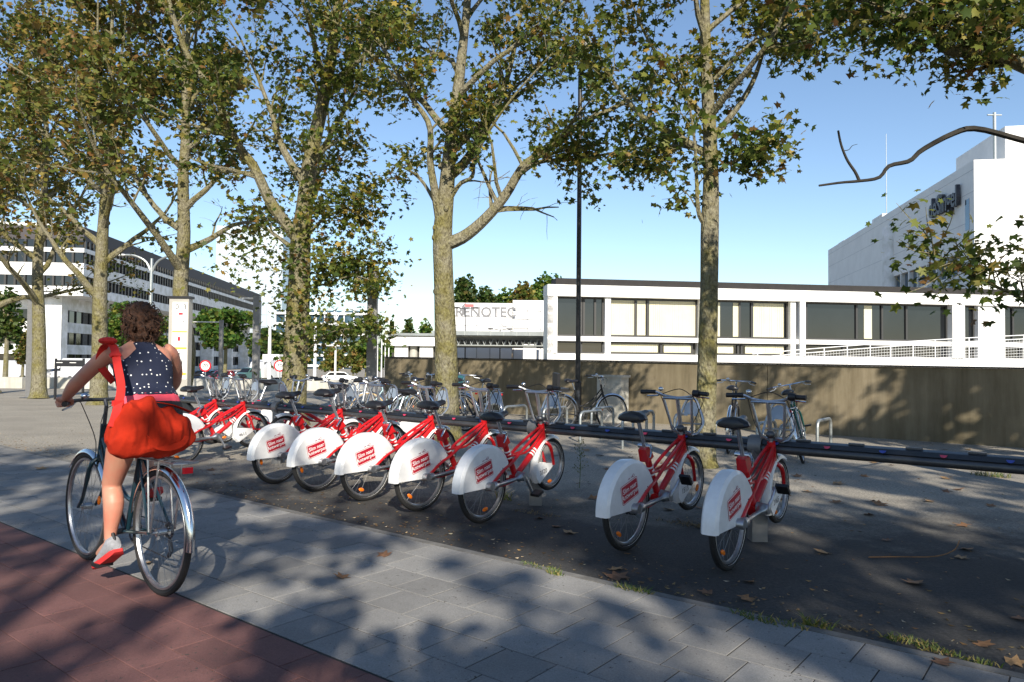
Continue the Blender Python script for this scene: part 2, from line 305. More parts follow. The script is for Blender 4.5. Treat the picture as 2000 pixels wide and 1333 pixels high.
grey_path = slab('pavement', 2.115, 3.905, -9, 26, -.02, .006, JOINT, kind='structure')
red_path = slab('cycle_path', -.6, 2.115, -9, 26, -.02, .007, mat('red_joint_soil', (.06, .035, .032), .95, 0, .4, 30), kind='structure')
rng = random.Random(5)
def tile_mesh(l, wd, g):
    b = MB(); x, y = l/2-g, wd/2-g; e = .0025
    ring = lambda k, z: [(-x+k, -y+k, z), (x-k, -y+k, z), (x-k, y-k, z), (-x+k, y-k, z)]
    b.loft([ring(0, -.006), ring(0, .0022), ring(e, .004)], cap=True); return b.mesh('tile', smooth=False)
ANG = math.atan2(DD.y, DD.x)
def tiles(parent, m, n0, rows, pitch, ln, d0, d1, z, v0, v1, seed, g=.0032):
    r = random.Random(seed); me = tile_mesh(ln, pitch, g); me.materials.append(m); far = MB(); cnt = 0
    for i in range(rows):
        off = (i*.37 % 1)*ln+r.uniform(-.02, .02); n = n0+pitch*(i+.5); d = d0+off
        while d < d1:
            c = nd(n, d+ln/2); dz = r.uniform(-.0009, .0009)
            if v0(n) < d < v1(n) and cnt < 299:
                o = bpy.data.objects.new('tile', me); COL.objects.link(o); o.parent = parent; o.location = (c.x, c.y, z+dz)
                o.rotation_euler = (r.uniform(-.004, .004), r.uniform(-.004, .004), ANG+r.uniform(-.004, .004)); cnt += 1
            else:
                k = [nd(n-pitch/2+.004, d+.004, z+.004), nd(n+pitch/2-.004, d+.004, z+.004), nd(n+pitch/2-.004, d+ln-.004, z+.004), nd(n-pitch/2+.004, d+ln-.004, z+.004)]
                far.add(k, [(0, 1, 2, 3)])
            d += ln
    fo = far.build('tiles', m, parent, smooth=False); fo['kind'] = 'stuff'
tiles(grey_path, TGREY, 2.125, 6, .288, .288, -8, 25, .006, lambda n: -.7, lambda n: 2.6+n*2.3, 1)
tiles(red_path, TRED, .69, 7, .203, .345, -8, 25, .007, lambda n: 1.3, lambda n: 3+n*2.2, 2, .0014)
tiles(red_path, TRED, -.53, 6, .203, .345, -8, 25, .007, lambda n: 99, lambda n: 99, 3, .0016)
kerb = slab('edging_kerb', 3.855, 3.915, -9, 26, -.02, .011, mat('kerb_concrete', (.17, .165, .155), .9, 0, .5, 6, .3, 90), kind='structure')
# the long concrete wall: cast lengths with narrow joints
wall = empty('retaining_wall', nd(14.7, 12.2), 0, 'long weathered concrete retaining wall behind the bicycle stands', 'wall')
WD = [16.5, 13.6, 9.6, 5.2, .8, -3.6, -8.0, -12.4, -17]
for a, b in zip(WD[:-1], WD[1:]):
    tp = lambda d: 1.385+(d-14)*.0075
    bm_ = MB(); c = [nd(14.7, a-.006), nd(15.05, a-.006), nd(15.05, b+.006), nd(14.7, b+.006)]; hs = [tp(a), tp(a), tp(b), tp(b)]
    bm_.add([p-wall.location for p in c]+[p-wall.location+Vector((0, 0, h)) for p, h in zip(c, hs)], [(3, 2, 1, 0), (4, 5, 6, 7), (0, 1, 5, 4), (1, 2, 6, 5), (2, 3, 7, 6), (3, 0, 4, 7)])
    bm_.build('wall_panel', WALLM, wall, smooth=False)
    cb = MB(); c = [nd(14.66, a-.004), nd(15.09, a-.004), nd(15.09, b+.004), nd(14.66, b+.004)]
    cb.add([p-wall.location+Vector((0, 0, h+.002)) for p, h in zip(c, hs)]+[p-wall.location+Vector((0, 0, h+.03)) for p, h in zip(c, hs)], [(3, 2, 1, 0), (4, 5, 6, 7), (0, 1, 5, 4), (1, 2, 6, 5), (2, 3, 7, 6), (3, 0, 4, 7)])
    cb.build('coping', ROOFD, wall, smooth=False)
# ------------------------------------------------------------------ trees
def maple_leaf(full=True):
    if full == 2:
        o = [(0, 0), (.30, -.10), (.50, .10), (.30, .30), (.58, .58), (.22, .60), (0, 1.0), (-.22, .60), (-.58, .58), (-.30, .30), (-.50, .10), (-.30, -.10)]
        v = [(x, y, -.10*abs(x)+.03*math.sin(5*y)) for x, y in o]+[(0, .38, .05)]
        f = [(i, (i+1) % 12, 12) for i in range(12)]
    else:
        o = [(0, 0), (.5, .12), (.34, .36), (.5, .68), (0, 1), (-.5, .68), (-.34, .36), (-.5, .12)]
        v = [(x, y, -.12*abs(x)) for x, y in o]; f = [(0, 1, 2), (0, 2, 4), (2, 3, 4), (0, 4, 6), (4, 5, 6), (0, 6, 7)]
        if full: o = [(0, 0), (.46, .02), (.27, .30), (.55, .60), (.18, .62), (0, 1), (-.18, .62), (-.55, .60), (-.27, .30), (-.46, .02)]; v = [(x, y, -.14*abs(x)+.04*math.sin(4*y)) for x, y in o]; f = [(0, 1, 2), (0, 2, 8), (2, 3, 4), (2, 4, 6), (2, 6, 8), (4, 5, 6), (6, 7, 8), (0, 8, 9)]
    return np.array(v), np.array(f)
def leaf_cloud(name, P, size, m, parent, seed, full=True, droop=.35):
    """P: (n,3) leaf positions in the parent's space; one mesh of small leaves"""
    r = np.random.default_rng(seed); n = len(P); lv, lf = maple_leaf(full); k = len(lv)
    s = size*r.uniform(.45, 1.3, n)
    z = r.normal(0, 1, (n, 3)); z[:, 2] = np.abs(z[:, 2])+.35; z /= np.linalg.norm(z, axis=1)[:, None]
    y = r.normal(0, 1, (n, 3)); y[:, 2] -= droop*1.6; y -= z*(y*z).sum(1)[:, None]; y /= np.linalg.norm(y, axis=1)[:, None]
    x = np.cross(y, z)
    V = P[:, None, :]+s[:, None, None]*(lv[None, :, 0:1]*x[:, None, :]+(lv[None, :, 1:2])*y[:, None, :]+lv[None, :, 2:3]*z[:, None, :])
    Fc = (lf[None]+(np.arange(n)*k)[:, None, None]).reshape(-1, 3)
    me = bpy.data.meshes.new(name); me.vertices.add(n*k); me.vertices.foreach_set('co', V.reshape(-1).astype(np.float32))
    nf = len(Fc); me.loops.add(nf*3); me.loops.foreach_set('vertex_index', Fc.reshape(-1).astype(np.int32))
    me.polygons.add(nf); me.polygons.foreach_set('loop_start', np.arange(0, nf*3, 3, dtype=np.int32)); me.update(calc_edges=True)
    me.materials.append(m); return link(name, me, parent, kind='stuff')
def grow(rng, p, d, L, nseg, up, wig):
    pts = [Vector(p)]; d = Vector(d).normalized()
    for i in range(nseg):
        d = (d+Vector((rng.gauss(0, wig), rng.gauss(0, wig), rng.gauss(0, wig)+up))).normalized(); pts.append(pts[-1]+d*(L/nseg))
    return pts
def interp(pts, t):
    k = t*(len(pts)-1); i = min(int(k), len(pts)-2); return pts[i].lerp(pts[i+1], k-i), (pts[i+1]-pts[i]).normalized()
def resample(pts, n):
    pts = [Vector(p) for p in pts]
    out = []
    for i in range(n+1):
        k = i/n*(len(pts)-1); j = min(int(k), len(pts)-2); f = k-j
        p0 = pts[max(j-1, 0)]; p1 = pts[j]; p2 = pts[j+1]; p3 = pts[min(j+2, len(pts)-1)]
        out.append(.5*((2*p1)+(p2-p0)*f+(2*p0-5*p1+4*p2-p3)*f*f+(3*p1-p0-3*p2+p3)*f**3))
    return out
def limb(rng, mb, pts, r0, r1, leaves, lv=1, leaf_from=.3, dens=1.0, sub=None, spread=1.0, leafy=True):
    """adds a limb with side branches and twigs to mb; collects leaf spots"""
    n = len(pts); mb.tube(pts, [r0+(r1-r0)*(i/(n-1))**.8 for i in range(n)], 8 if r0 > .05 else 6)
    L = sum((pts[i+1]-pts[i]).length for i in range(n-1)); ns = sub if sub is not None else max(3, int(L*2.6))
    for i in range(ns):
        t = rng.uniform(.22, .98); p, d = interp(pts, t)
        a = Vector((rng.gauss(0, 1), rng.gauss(0, 1), rng.gauss(.15, .7))); a = (a-d*a.dot(d)).normalized()
        sl = L*rng.uniform(.18, .42)*(1.15-t*.5)*spread; dd = (d*rng.uniform(.5, .9)+a*rng.uniform(.6, 1.0)).normalized()
        sp = grow(rng, p, dd, sl, 5, .06, .16); rr = max(.008, (r0+(r1-r0)*t)*.42)
        mb.tube(sp, [rr*(1-.75*k/5) for k in range(6)], 5)
        for j in range(max(3, int(sl*4.5))):
            t2 = rng.uniform(.2, 1); q, d2 = interp(sp, t2)
            b = Vector((rng.gauss(0, 1), rng.gauss(0, 1), rng.gauss(0, .8))); d3 = (d2*.6+b.normalized()*.8).normalized()
            tl = rng.uniform(.22, .55); tp = grow(rng, q, d3, tl, 3, .02, .2); mb.tube(tp, [.006, .005, .004, .002], 3, cap=False)
            if leafy and t > leaf_from*.6:
                for k in range(int(rng.uniform(13, 25)*dens)):
                    e, _ = interp(tp, rng.uniform(.2, 1.0)); leaves.append(e+Vector((rng.gauss(0, .135), rng.gauss(0, .135), rng.gauss(-.03, .115))))
def tree(base, seed, label, trunk, radii, limbs=(), n_auto=12, h0=3.4, h1=11.0, limb_len=3.6, dens=1.0, leafm=None, leaf=.13, full=True, lowbare=2, group='plane row maples', azim=None, extra=None):
    rng = random.Random(seed); base = Vector(base); t = empty('maple_tree', base, 0, label, 'tree', group)
    tp = resample(trunk, 26); rr = [np.interp(i/26*(len(radii)-1), range(len(radii)), radii) for i in range(27)]
    tb = MB(); tp2 = [p.copy() for p in tp]
    # root flare
    tp2.insert(1, tp[0].lerp(tp[1], .3)); rr2 = [rr[0]*1.38, rr[0]*1.10]+rr[1:]
    tb.tube(tp2, rr2, 14); 
    for k in range(5):                                # knots and old pruning scars
        q, d = interp(tp, rng.uniform(.12, .5)); a = rng.uniform(0, 6.28); q2 = q+Vector((math.cos(a), math.sin(a), .1))*rr[8]*.86
        tb.ell(q2, (rr[8]*.30, rr[8]*.30, rr[8]*.38), 8, 5)
    tob = tb.build('trunk', BARK, t)
    leaves = []
    for lp, r0, r1, kw in limbs:
        mb = MB(); limb(rng, mb, resample(lp, max(8, 3*len(lp))), r0, r1, leaves, dens=kw.pop('dens', dens), **kw); mb.build('limb', DEAD_SHADED if kw.get('leafy') is False else BARK, t)
    az = rng.uniform(0, 6.28)
    for i in range(n_auto):
        h = h0+(h1-h0)*(i/max(1, n_auto-1))**.9+rng.uniform(-.15, .15); az += 2.4+rng.uniform(-.35, .35); a = az if azim is None else azim(rng, i, az)
        zs = [p.z for p in tp]; k = min(range(len(zs)), key=lambda q: abs(zs[q]-h)); p = tp[k]
        el = rng.uniform(.45, .85)+.25*(h-h0)/(h1-h0); L = limb_len*rng.uniform(.75, 1.15)*(1-.5*(h-h0)/(h1-h0))
        d = Vector((math.cos(a)*math.cos(el), math.sin(a)*math.cos(el), math.sin(el)))
        pts = grow(rng, p, d, L, 9, .035, .13); r0 = min(rr[k]*.62, .035+.022*L)
        mb = MB(); limb(rng, mb, pts, r0, .012, leaves, dens=dens*(.45 if i < lowbare else 1), leaf_from=.55 if i < lowbare else .3); mb.build('limb', BARK, t)
    if extra: leaves += extra
    if leaves: leaf_cloud('crown', np.array([tuple(p) for p in leaves]), leaf, leafm or LEAF_A, t, seed, full)
    return t
def pxl(px, py, x0, y0, s, dy=0): return Vector(((px-x0)/s, dy, (y0-py)/s))
GR = 'row of maples beside the bicycle racks'
# the maple with the long branch reaching to the lamp post
f1 = lambda L, dys=None: [pxl(x, y, 876, 861, 116.3, (dys[i] if dys else 0)) for i, (x, y) in enumerate(L)]
tree((-1.07, 12.42, 0), 11, 'stout maple with a heavy limb forking out low towards the black lamp post', f1([(876, 861), (872, 700), (866, 560), (862, 460), (868, 380), (874, 300), (886, 200), (896, 100), (905, 0), (915, -150), (925, -320)]),
     [.225, .19, .165, .165, .135, .115, .10, .08, .065, .045, .02],
     [(f1([(868, 478), (905, 463), (945, 430), (985, 385), (1020, 330), (1065, 300), (1130, 250), (1200, 215), (1300, 150)], [0, -.05, -.1, -.2, -.3, -.35, -.4, -.4, -.5]), .125, .03, dict(leaf_from=.6, sub=17)),
      (f1([(1015, 335), (1060, 322), (1110, 322), (1180, 312), (1260, 300)], [-.3, -.35, -.45, -.5, -.7]), .045, .012, dict(leaf_from=.5, sub=9)),
      (f1([(872, 345), (905, 310), (935, 255), (960, 200), (985, 130), (1000, 60), (1015, -20), (1040, -120)], [0, .1, .2, .3, .4, .5, .5, .5]), .095, .02, dict(leaf_from=.35)),
      (f1([(870, 400), (895, 362), (920, 350), (926, 318), (955, 268), (1005, 205), (1070, 140)], [0, -.1, -.2, -.3, -.5, -.7, -.9]), .05, .012, dict(leaf_from=.45)),
      (f1([(858, 440), (848, 380), (838, 320), (836, 250), (800, 195), (755, 120), (705, 40)], [0, -.1, -.15, -.2, -.2, -.3, -.4]), .085, .02, dict(leaf_from=.45)),
      (f1([(860, 420), (820, 350), (780, 310), (740, 290)], [0, .3, .7, 1.0]), .045, .012, dict(leaf_from=.3))],
     n_auto=13, h0=4.6, h1=10.2, limb_len=3.5, dens=1.45, leaf=.10, group=GR, lowbare=0)
# the slim maple nearer the two right-hand bikes
f2 = lambda L, dys=None: [pxl(x, y, 1377, 911, 150.7, (dys[i] if dys else 0)) for i, (x, y) in enumerate(L)]
tree((2.50, 9.58, 0), 12, 'slim straight maple with a knob on its trunk, growing behind the two separate bikes', f2([(1377, 911), (1382, 700), (1385, 560), (1386, 440), (1388, 350), (1385, 250), (1378, 120), (1375, 0), (1372, -200), (1370, -420)]),
     [.135, .125, .115, .118, .10, .088, .075, .062, .04, .015],
     [(f2([(1378, 440), (1362, 415), (1356, 350), (1350, 280), (1335, 200), (1310, 120)], [0, -.05, -.1, -.15, -.2, -.3]), .038, .010, dict(leaf_from=.35, spread=.8)),
      (f2([(1393, 262), (1430, 218), (1465, 160), (1492, 90), (1520, 20), (1560, -60)], [0, -.1, -.1, 0, .1, .2]), .05, .012, dict(leaf_from=.35)),
      (f2([(1380, 235), (1345, 180), (1310, 120), (1270, 50), (1235, -30)], [0, .1, .2, .3, .3]), .045, .012, dict(leaf_from=.35)),
      (f2([(1390, 340), (1420, 322), (1460, 312), (1490, 290)], [0, -.2, -.3, -.4]), .022, .007, dict(leaf_from=.1, sub=7, dens=1.3)),
      (f2([(1395, 150), (1450, 100), (1530, 75), (1610, 110)], [0, -.3, -.5, -.6]), .035, .009, dict(leaf_from=.3, sub=9)),
      (f2([(1383, 300), (1340, 270), (1290, 260), (1250, 280)], [0, .3, .6, .8]), .025, .008, dict(leaf_from=.3, sub=7))],
     n_auto=12, h0=4.0, h1=8.4, limb_len=2.5, dens=1.5, leaf=.098, group=GR, lowbare=0)
f3 = lambda L, dys=None: [pxl(x, y, 575, 830, 95.6, (dys[i] if dys else 0)) for i, (x, y) in enumerate(L)]
hang = []
hr = random.Random(8)
for px, py, nn_, sx, sy in ((590, 610, 420, .30, .75), (625, 470, 420, .5, .6), (560, 530, 180, .3, .5), (690, 430, 420, .55, .55), (715, 530, 330, .45, .32), (480, 500, 240, .45, .4), (660, 350, 260, .5, .4)):
    c = pxl(px, py, 575, 830, 95.6, -.35)
    for _ in range(nn_): hang.append(c+Vector((hr.gauss(0, sx), hr.gauss(0, .22), hr.gauss(0, sy))))
tree((-4.45, 15.1, 0), 13, 'thick-trunked maple with leaves hanging over its trunk, between the two bike clusters', f3([(575, 830), (578, 700), (583, 560), (584, 470), (590, 410), (602, 300), (632, 150), (650, 0), (665, -150), (680, -330)]),
     [.27, .245, .225, .205, .17, .15, .12, .095, .06, .02],
     [(f3([(575, 462), (532, 402), (502, 335), (470, 290), (432, 205), (382, 132), (350, 40), (330, -60)], [0, -.2, -.35, -.4, -.5, -.6, -.7, -.7]), .135, .03, dict(leaf_from=.4)),
      (f3([(562, 480), (522, 452), (478, 424), (440, 420)], [0, .1, .2, .3]), .05, .012, dict(leaf_from=.3)),
      (f3([(598, 700), (615, 680), (650, 655), (700, 645), (765, 660)], [-.2, -.3, -.5, -.7, -.9]), .022, .006, dict(leaf_from=.1, sub=10, dens=1.5, spread=.7)),
      (f3([(592, 470), (640, 430), (690, 420), (740, 450)], [-.1, -.3, -.5, -.7]), .04, .010, dict(leaf_from=.1, sub=12, dens=1.5)),
      (f3([(596, 560), (640, 560), (700, 545), (750, 560)], [-.15, -.4, -.6, -.8]), .028, .008, dict(leaf_from=.1, sub=11, dens=1.6)),
      (f3([(598, 330), (650, 250), (700, 150), (715, 60)], [0, -.1, -.2, -.2]), .07, .015, dict(leaf_from=.3)),
      (f3([(598, 340), (640, 300), (690, 290), (720, 310)], [0, -.4, -.7, -.9]), .04, .010, dict(leaf_from=.3))],
     n_auto=14, h0=4.4, h1=11, limb_len=3.8, dens=1.45, leaf=.105, group=GR, lowbare=0, extra=hang)
far_specs = [((-8.1, 18.0), 14, .23, 'maple standing directly behind the white information column', 350), ((-11.6, 20.8), 15, .24, 'maple between the information column and the black wayfinding sign', 195),
             ((-15.0, 23.5), 16, .23, 'maple beside the grey steel post and the black wayfinding sign', 80), ((-18.4, 26.2), 17, .24, 'last maple of the row, beyond the grey steel post', 5)]
for (x, y), sd_, r0, lb, px in far_specs:
    rg = random.Random(sd_); tp = [Vector((0, 0, 0))]
    for k in range(9): tp.append(tp[-1]+Vector((rg.gauss(0, .10)+(.03 if sd_ == 14 else 0), rg.gauss(0, .10), 1.42)))
    tree((x, y, 0), sd_, lb, tp, [r0, r0*.88, r0*.78, r0*.66, r0*.54, r0*.42, r0*.32, r0*.22, r0*.13, .02], n_auto=20, h0=3.2, h1=11.8, limb_len=4.6, dens=1.15, leafm=LEAF_B, leaf=.125, full=False, group=GR, lowbare=5)
# the maple just right of the view: only its branches reach in
def at(px, py, Y): return Vector(((px-1000)/1444*Y-.01*(py-666)/1444*Y, Y, 1.34+(705.5+.01*(px-1000)-py)/1444*Y))
b0 = Vector((6.0, 6.81, 0)); fb = lambda L: [at(x, y, Y)-b0 for x, y, Y in L]
tree(b0, 18, 'maple outside the right edge whose bare dead branch hangs across the sky', [(0, 0, 0), (0, 0, 2), (.05, .05, 4), (.1, .1, 6), (.1, .2, 8), (.1, .2, 10.2)], [.17, .15, .13, .10, .06, .02],
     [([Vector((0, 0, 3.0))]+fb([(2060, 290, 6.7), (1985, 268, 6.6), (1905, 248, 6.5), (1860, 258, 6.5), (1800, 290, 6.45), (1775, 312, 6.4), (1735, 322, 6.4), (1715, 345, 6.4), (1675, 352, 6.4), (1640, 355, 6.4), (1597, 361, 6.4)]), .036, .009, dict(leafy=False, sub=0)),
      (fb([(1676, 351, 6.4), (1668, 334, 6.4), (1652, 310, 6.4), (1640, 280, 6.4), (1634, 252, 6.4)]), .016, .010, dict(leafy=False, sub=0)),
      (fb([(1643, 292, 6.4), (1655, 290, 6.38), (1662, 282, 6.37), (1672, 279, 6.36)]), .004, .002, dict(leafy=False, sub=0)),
      ([Vector((0, 0, 3.7))]+fb([(2040, 140, 6.6), (1940, 100, 6.5), (1850, 92, 6.4), (1805, 45, 6.3), (1740, 18, 6.2), (1670, -10, 6.2)]), .075, .02, dict(leaf_from=.2, sub=18, dens=1.9, spread=.5)),
      ([Vector((0, 0, 3.9))]+fb([(2030, 60, 6.5), (1960, 20, 6.3), (1860, 25, 6.1), (1780, -10, 6.0)]), .04, .010, dict(leaf_from=.1, sub=13, dens=1.7, spread=.5)),
      ([Vector((0, 0, 2.2))]+fb([(2040, 590, 6.2), (1975, 572, 6.1), (1920, 548, 6.0), (1875, 528, 5.95), (1815, 505, 5.9)]), .022, .005, dict(leaf_from=.1, sub=11, dens=.9, spread=.23)),
      ],
     n_auto=13, h0=4.9, h1=9.4, limb_len=3.2, dens=1.2, group=GR, lowbare=0, leaf=.078, azim=lambda r_, i_, a_: r_.uniform(-2.1, .9))
for i, (x, y) in enumerate(((9.5, 4.05), (13.0, 1.3))):
    rg = random.Random(30+i); tp = [Vector((0, 0, 0))]
    for k in range(8): tp.append(tp[-1]+Vector((rg.gauss(0, .07), rg.gauss(0, .07), 1.3)))
    tree((x, y, 0), 30+i, ['maple next in the row after the one with the dead branch', 'second maple in the row after the one with the dead branch'][i], tp, [.18, .16, .15, .13, .11, .08, .06, .04, .02], n_auto=14, h0=3.3, h1=9.6, limb_len=3.6, dens=1.2, leaf=.19, full=False, group=GR, lowbare=0)
# maples of the opposite row, behind the photographer: their crowns shade the path
for i, (x, y) in enumerate(((3.4, -9.8), (6.9, -7.0), (2.9, -5.2), (7.0, -13.5), (10.6, -10.0), (-3.8, -14.0), (-.3, -8.4), (-3.2, -9.2))):
    rg = random.Random(40+i); tp = [Vector((0, 0, 0))]
    for k in range(8): tp.append(tp[-1]+Vector((rg.gauss(0, .08), rg.gauss(0, .08), 1.4)))
    tree((x, y, 0), 40+i, 'maple of the opposite row shading the cycle path', tp, [.23, .2, .18, .15, .12, .09, .06, .04, .02], n_auto=15, h0=3.6, h1=10.4, limb_len=3.7, dens=.42 if i > 5 else .62, leaf=.18, full=False, group='maples of the opposite row behind the path', lowbare=0)
# ------------------------------------------------------------------ bicycles
def wheel(parent, c, r, rim_m, tyre_m=None, name='wheel', nsp=28, tr=.021, hub=.022, rimr=.012, steer=None):
    b = MB(); b.ring(c, r-tr, tr, n=44, m=8); w_ = b.build(name, tyre_m or M['rubber'], parent)
    b = MB(); b.ring(c, r-2*tr-rimr*.4, rimr, n=40, m=6, sx=1.25); b.build('rim', rim_m, w_)
    b = MB(); rr = random.Random(3)
    for i in range(nsp):
        a = 2*math.pi*i/nsp; sgn = 1 if i % 2 else -1; a2 = a+sgn*(.5 if i % 4 < 2 else -.5)
        b.tube([(c[0]+math.cos(a2)*hub, c[1]+sgn*.026, c[2]+math.sin(a2)*hub), (c[0]+math.cos(a)*(r-2*tr), c[1], c[2]+math.sin(a)*(r-2*tr))], .0010, 3, cap=False)
    b.build('spokes', M['spoke'], w_)
    b = MB(); b.tube([(c[0], c[1]-.05, c[2]), (c[0], c[1]-.03, c[2]), (c[0], c[1]-.028, c[2]), (c[0], c[1]+.028, c[2]), (c[0], c[1]+.03, c[2]), (c[0], c[1]+.05, c[2])], [.009, .009, hub, hub, .009, .009], 10); b.build('hub', M['silver'], w_)
    return w_
def arc_fender(b, c, r, a0, a1, wd, n=20, drop=.02):
    """curved mudguard of U section around the y axis"""
    prof = [(-wd, -drop), (-wd*.82, -.003), (-wd*.4, .006), (0, .009), (wd*.4, .006), (wd*.82, -.003), (wd, -drop)]
    secs = []
    for i in range(n+1):
        a = a0+(a1-a0)*i/n; ring = []
        for y, dr in prof: ring.append((c[0]+math.cos(a)*(r+dr), c[1]+y, c[2]+math.sin(a)*(r+dr)))
        for y, dr in reversed(prof): ring.append((c[0]+math.cos(a)*(r+dr-.004), c[1]+y*.93, c[2]+math.sin(a)*(r+dr-.004)))
        secs.append(ring)
    b.loft(secs)
def saddle(b, c, pitch=0.0, L=.27, W=.105):
    secs = []; rot = Matrix.Rotation(pitch, 3, 'Y')
    for t, wd, th, dz in ((-.5, .45, .020, .004), (-.46, .80, .034, .008), (-.34, 1.0, .042, .012), (-.16, .92, .040, .006), (.02, .58, .034, 0), (.2, .34, .030, .001), (.38, .26, .027, .006), (.47, .21, .022, .006), (.5, .10, .012, .002)):
        ring = []
        for k in range(12):
            a = 2*math.pi*k/12; y = math.cos(a)*W*wd; z = math.sin(a)*th*(1 if math.sin(a) > 0 else .85)-(abs(math.cos(a))**2)*.012*wd
            ring.append(Vector(c)+rot @ Vector((t*L, y, z+dz)))
        secs.append(ring)
    b.loft(secs)
def make_share_bike():
    """docked city share bike; x forward, rear tyre touches the ground at the origin, front wheel is held up by the dock"""
    t = empty('share_bike', (0, 0, 0), 0, 'x', 'bicycle')
    RW, FW = .305, .245; ra = Vector((0, 0, RW)); fa = Vector((.98, 0, .385))
    wr = wheel(t, ra, RW, M['silver'], name='rear_wheel', tr=.023); wf = wheel(t, fa, FW, M['silver'], name='front_wheel', tr=.022, nsp=24)
    b = MB(); 
    for w_, c, r_, a in ((wr, ra, RW, -2.2), (wf, fa, FW, -1.2)):
        b = MB(); e = c+Vector((math.cos(a), 0, math.sin(a)))*(r_*.66); d = Vector((-math.sin(a), 0, math.cos(a)))
        b.ell(e, (.018, .012, .034), 8, 6, rot=Matrix.Rotation(-a, 3, 'Y')); b.build('reflector', M['amber'], w_)
        b = MB(); b.ring(c, r_-.037, .0022, n=40, m=4, sx=9); b.build('tyre_stripe', M['bolt'], w_)
    # big white rear wheel cover
    b = MB(); ro = RW+.035; hw = .058
    outl = []
    a0, a1 = math.pi*1.02, math.pi*.17
    for i in range(25): a = a0+(a1-a0)*i/24; outl.append((math.cos(a)*ro, math.sin(a)*ro))
    outl += [(.16, .07), (.03, -.012), (-.30, -.012)]
    n = len(outl); ins = [(x*.93 if i < 25 else x, y*.93 if i < 25 else y) for i, (x, y) in enumerate(outl)]
    for sgn in (-1, 1):
        va = [(x, sgn*hw, RW+y) for x, y in ins]; b.add(va, [tuple(range(n))])
        vb = [(x, sgn*hw*.70, RW+y) for x, y in outl[:25]]
        b.add([(x, sgn*hw, RW+y) for x, y in ins[:25]]+vb, [(i, i+1, 25+i+1, 25+i) for i in range(24)])
    b.add([(x, -hw*.70, RW+y) for x, y in outl[:25]]+[(x*1.012, 0, RW+y*1.012) for x, y in outl[:25]]+[(x, hw*.70, RW+y) for x, y in outl[:25]], [(i, i+1, 25+i+1, 25+i) for i in range(24)]+[(25+i, 25+i+1, 50+i+1, 50+i) for i in range(24)])
    wc = b.build('wheel_cover', M['white'], t)
    for sgn in (-1, 1):
        q = -1 if sgn < 0 else 1; ux = Vector((.966, 0, .259)) if sgn < 0 else Vector((-.966, 0, .259)); uy = Vector((-.259, 0, .966)) if sgn < 0 else Vector((.259, 0, .966))
        o = Vector((-.058, sgn*(hw+.0015), RW+.132)); w2, h2 = .108, .062
        def rr_(w_, h_, r_): return [(cx*(w_-r_)+r_*math.cos(a), cy*(h_-r_)+r_*math.sin(a)) for cx, cy, a_ in ((1, 1, 0), (-1, 1, 1.571), (-1, -1, 3.142), (1, -1, 4.712)) for a in (a_, a_+.52, a_+1.05, a_+1.571)]
        nr = Vector((0, sgn, 0)); 
        s0 = MB(); s0.prism(rr_(w2+.006, h2+.006, .012), .0008, o, ux, uy, nr); s0.build('sticker_border', M['sticker'], wc, smooth=False)
        s1 = MB(); s1.prism(rr_(w2+.002, h2+.002, .010), .0012, o+nr*.0002, ux, uy, nr); s1.build('sticker_line', M['bolt'], wc, smooth=False)
        s2 = MB(); s2.prism(rr_(w2-.003, h2-.003, .008), .0016, o+nr*.0004, ux, uy, nr); s2.build('sticker', M['sticker'], wc, smooth=False)
        text('sticker_text', 'Slim naar\nAntwerpen', .051, M['bolt'], o+nr*.0026, ux, uy, wc, bold=.0006)
        text('sticker_text', 'met  velo', .018, M['winered'], o+nr*.0012+uy*.086+ux*.03, ux, uy, wc, bold=.0004)
        sw = MB(); sw.ring((0, 0, 0), .011, .0012, n=14, m=4); me = sw.mesh('swirl'); me.transform(Matrix.Translation(o+nr*.001+uy*.088+ux*.07)); me.materials.append(M['winered']); link('swirl', me, wc)
        bl = MB()
        for k in range(6):
            q0 = Vector((.03, sgn*(hw+.002), RW+.0)).lerp(Vector((.19, sgn*(hw+.002), RW+.13)), k/5.); bl.ell(q0, (.005, .003, .005), 6, 4)
        bl.build('screws', M['steel'], wc)
    # front mudguard with number panel
    b = MB(); arc_fender(b, fa, FW+.02, R(62), R(215), .036, 22, .022); ff = b.build('front_mudguard', M['white'], t)
    for sgn in (-1, 1):
        b = MB(); P = [(-.262, -.10), (-.245, .035), (-.005, .012), (.008, -.012), (-.21, -.155)]; b.prism(P, .004, fa+Vector((0, sgn*.036, 0)), (1, 0, 0), (0, 0, 1), (0, sgn, 0)); b.build('number_panel', M['white'], ff, smooth=False)
    # frame
    head_t, head_b = Vector((.835, 0, .765)), Vector((.875, 0, .60)); bb = Vector((.45, 0, .335)); seat = Vector((.275, 0, .655))
    b = MB(); b.tube([head_t, head_b], .030, 12); b.tube([(.86, 0, .64), (.80, 0, .60), (.62, 0, .45), (.47, 0, .345)], [.030, .031, .028, .026], 10)
    b.tube([bb, (.36, 0, .50), seat], [.027, .025, .026], 10); b.tube([(.47, 0, .33), (.40, -.0, .318)], .035, 10)
    fr = b.build('frame', M['red'], t)
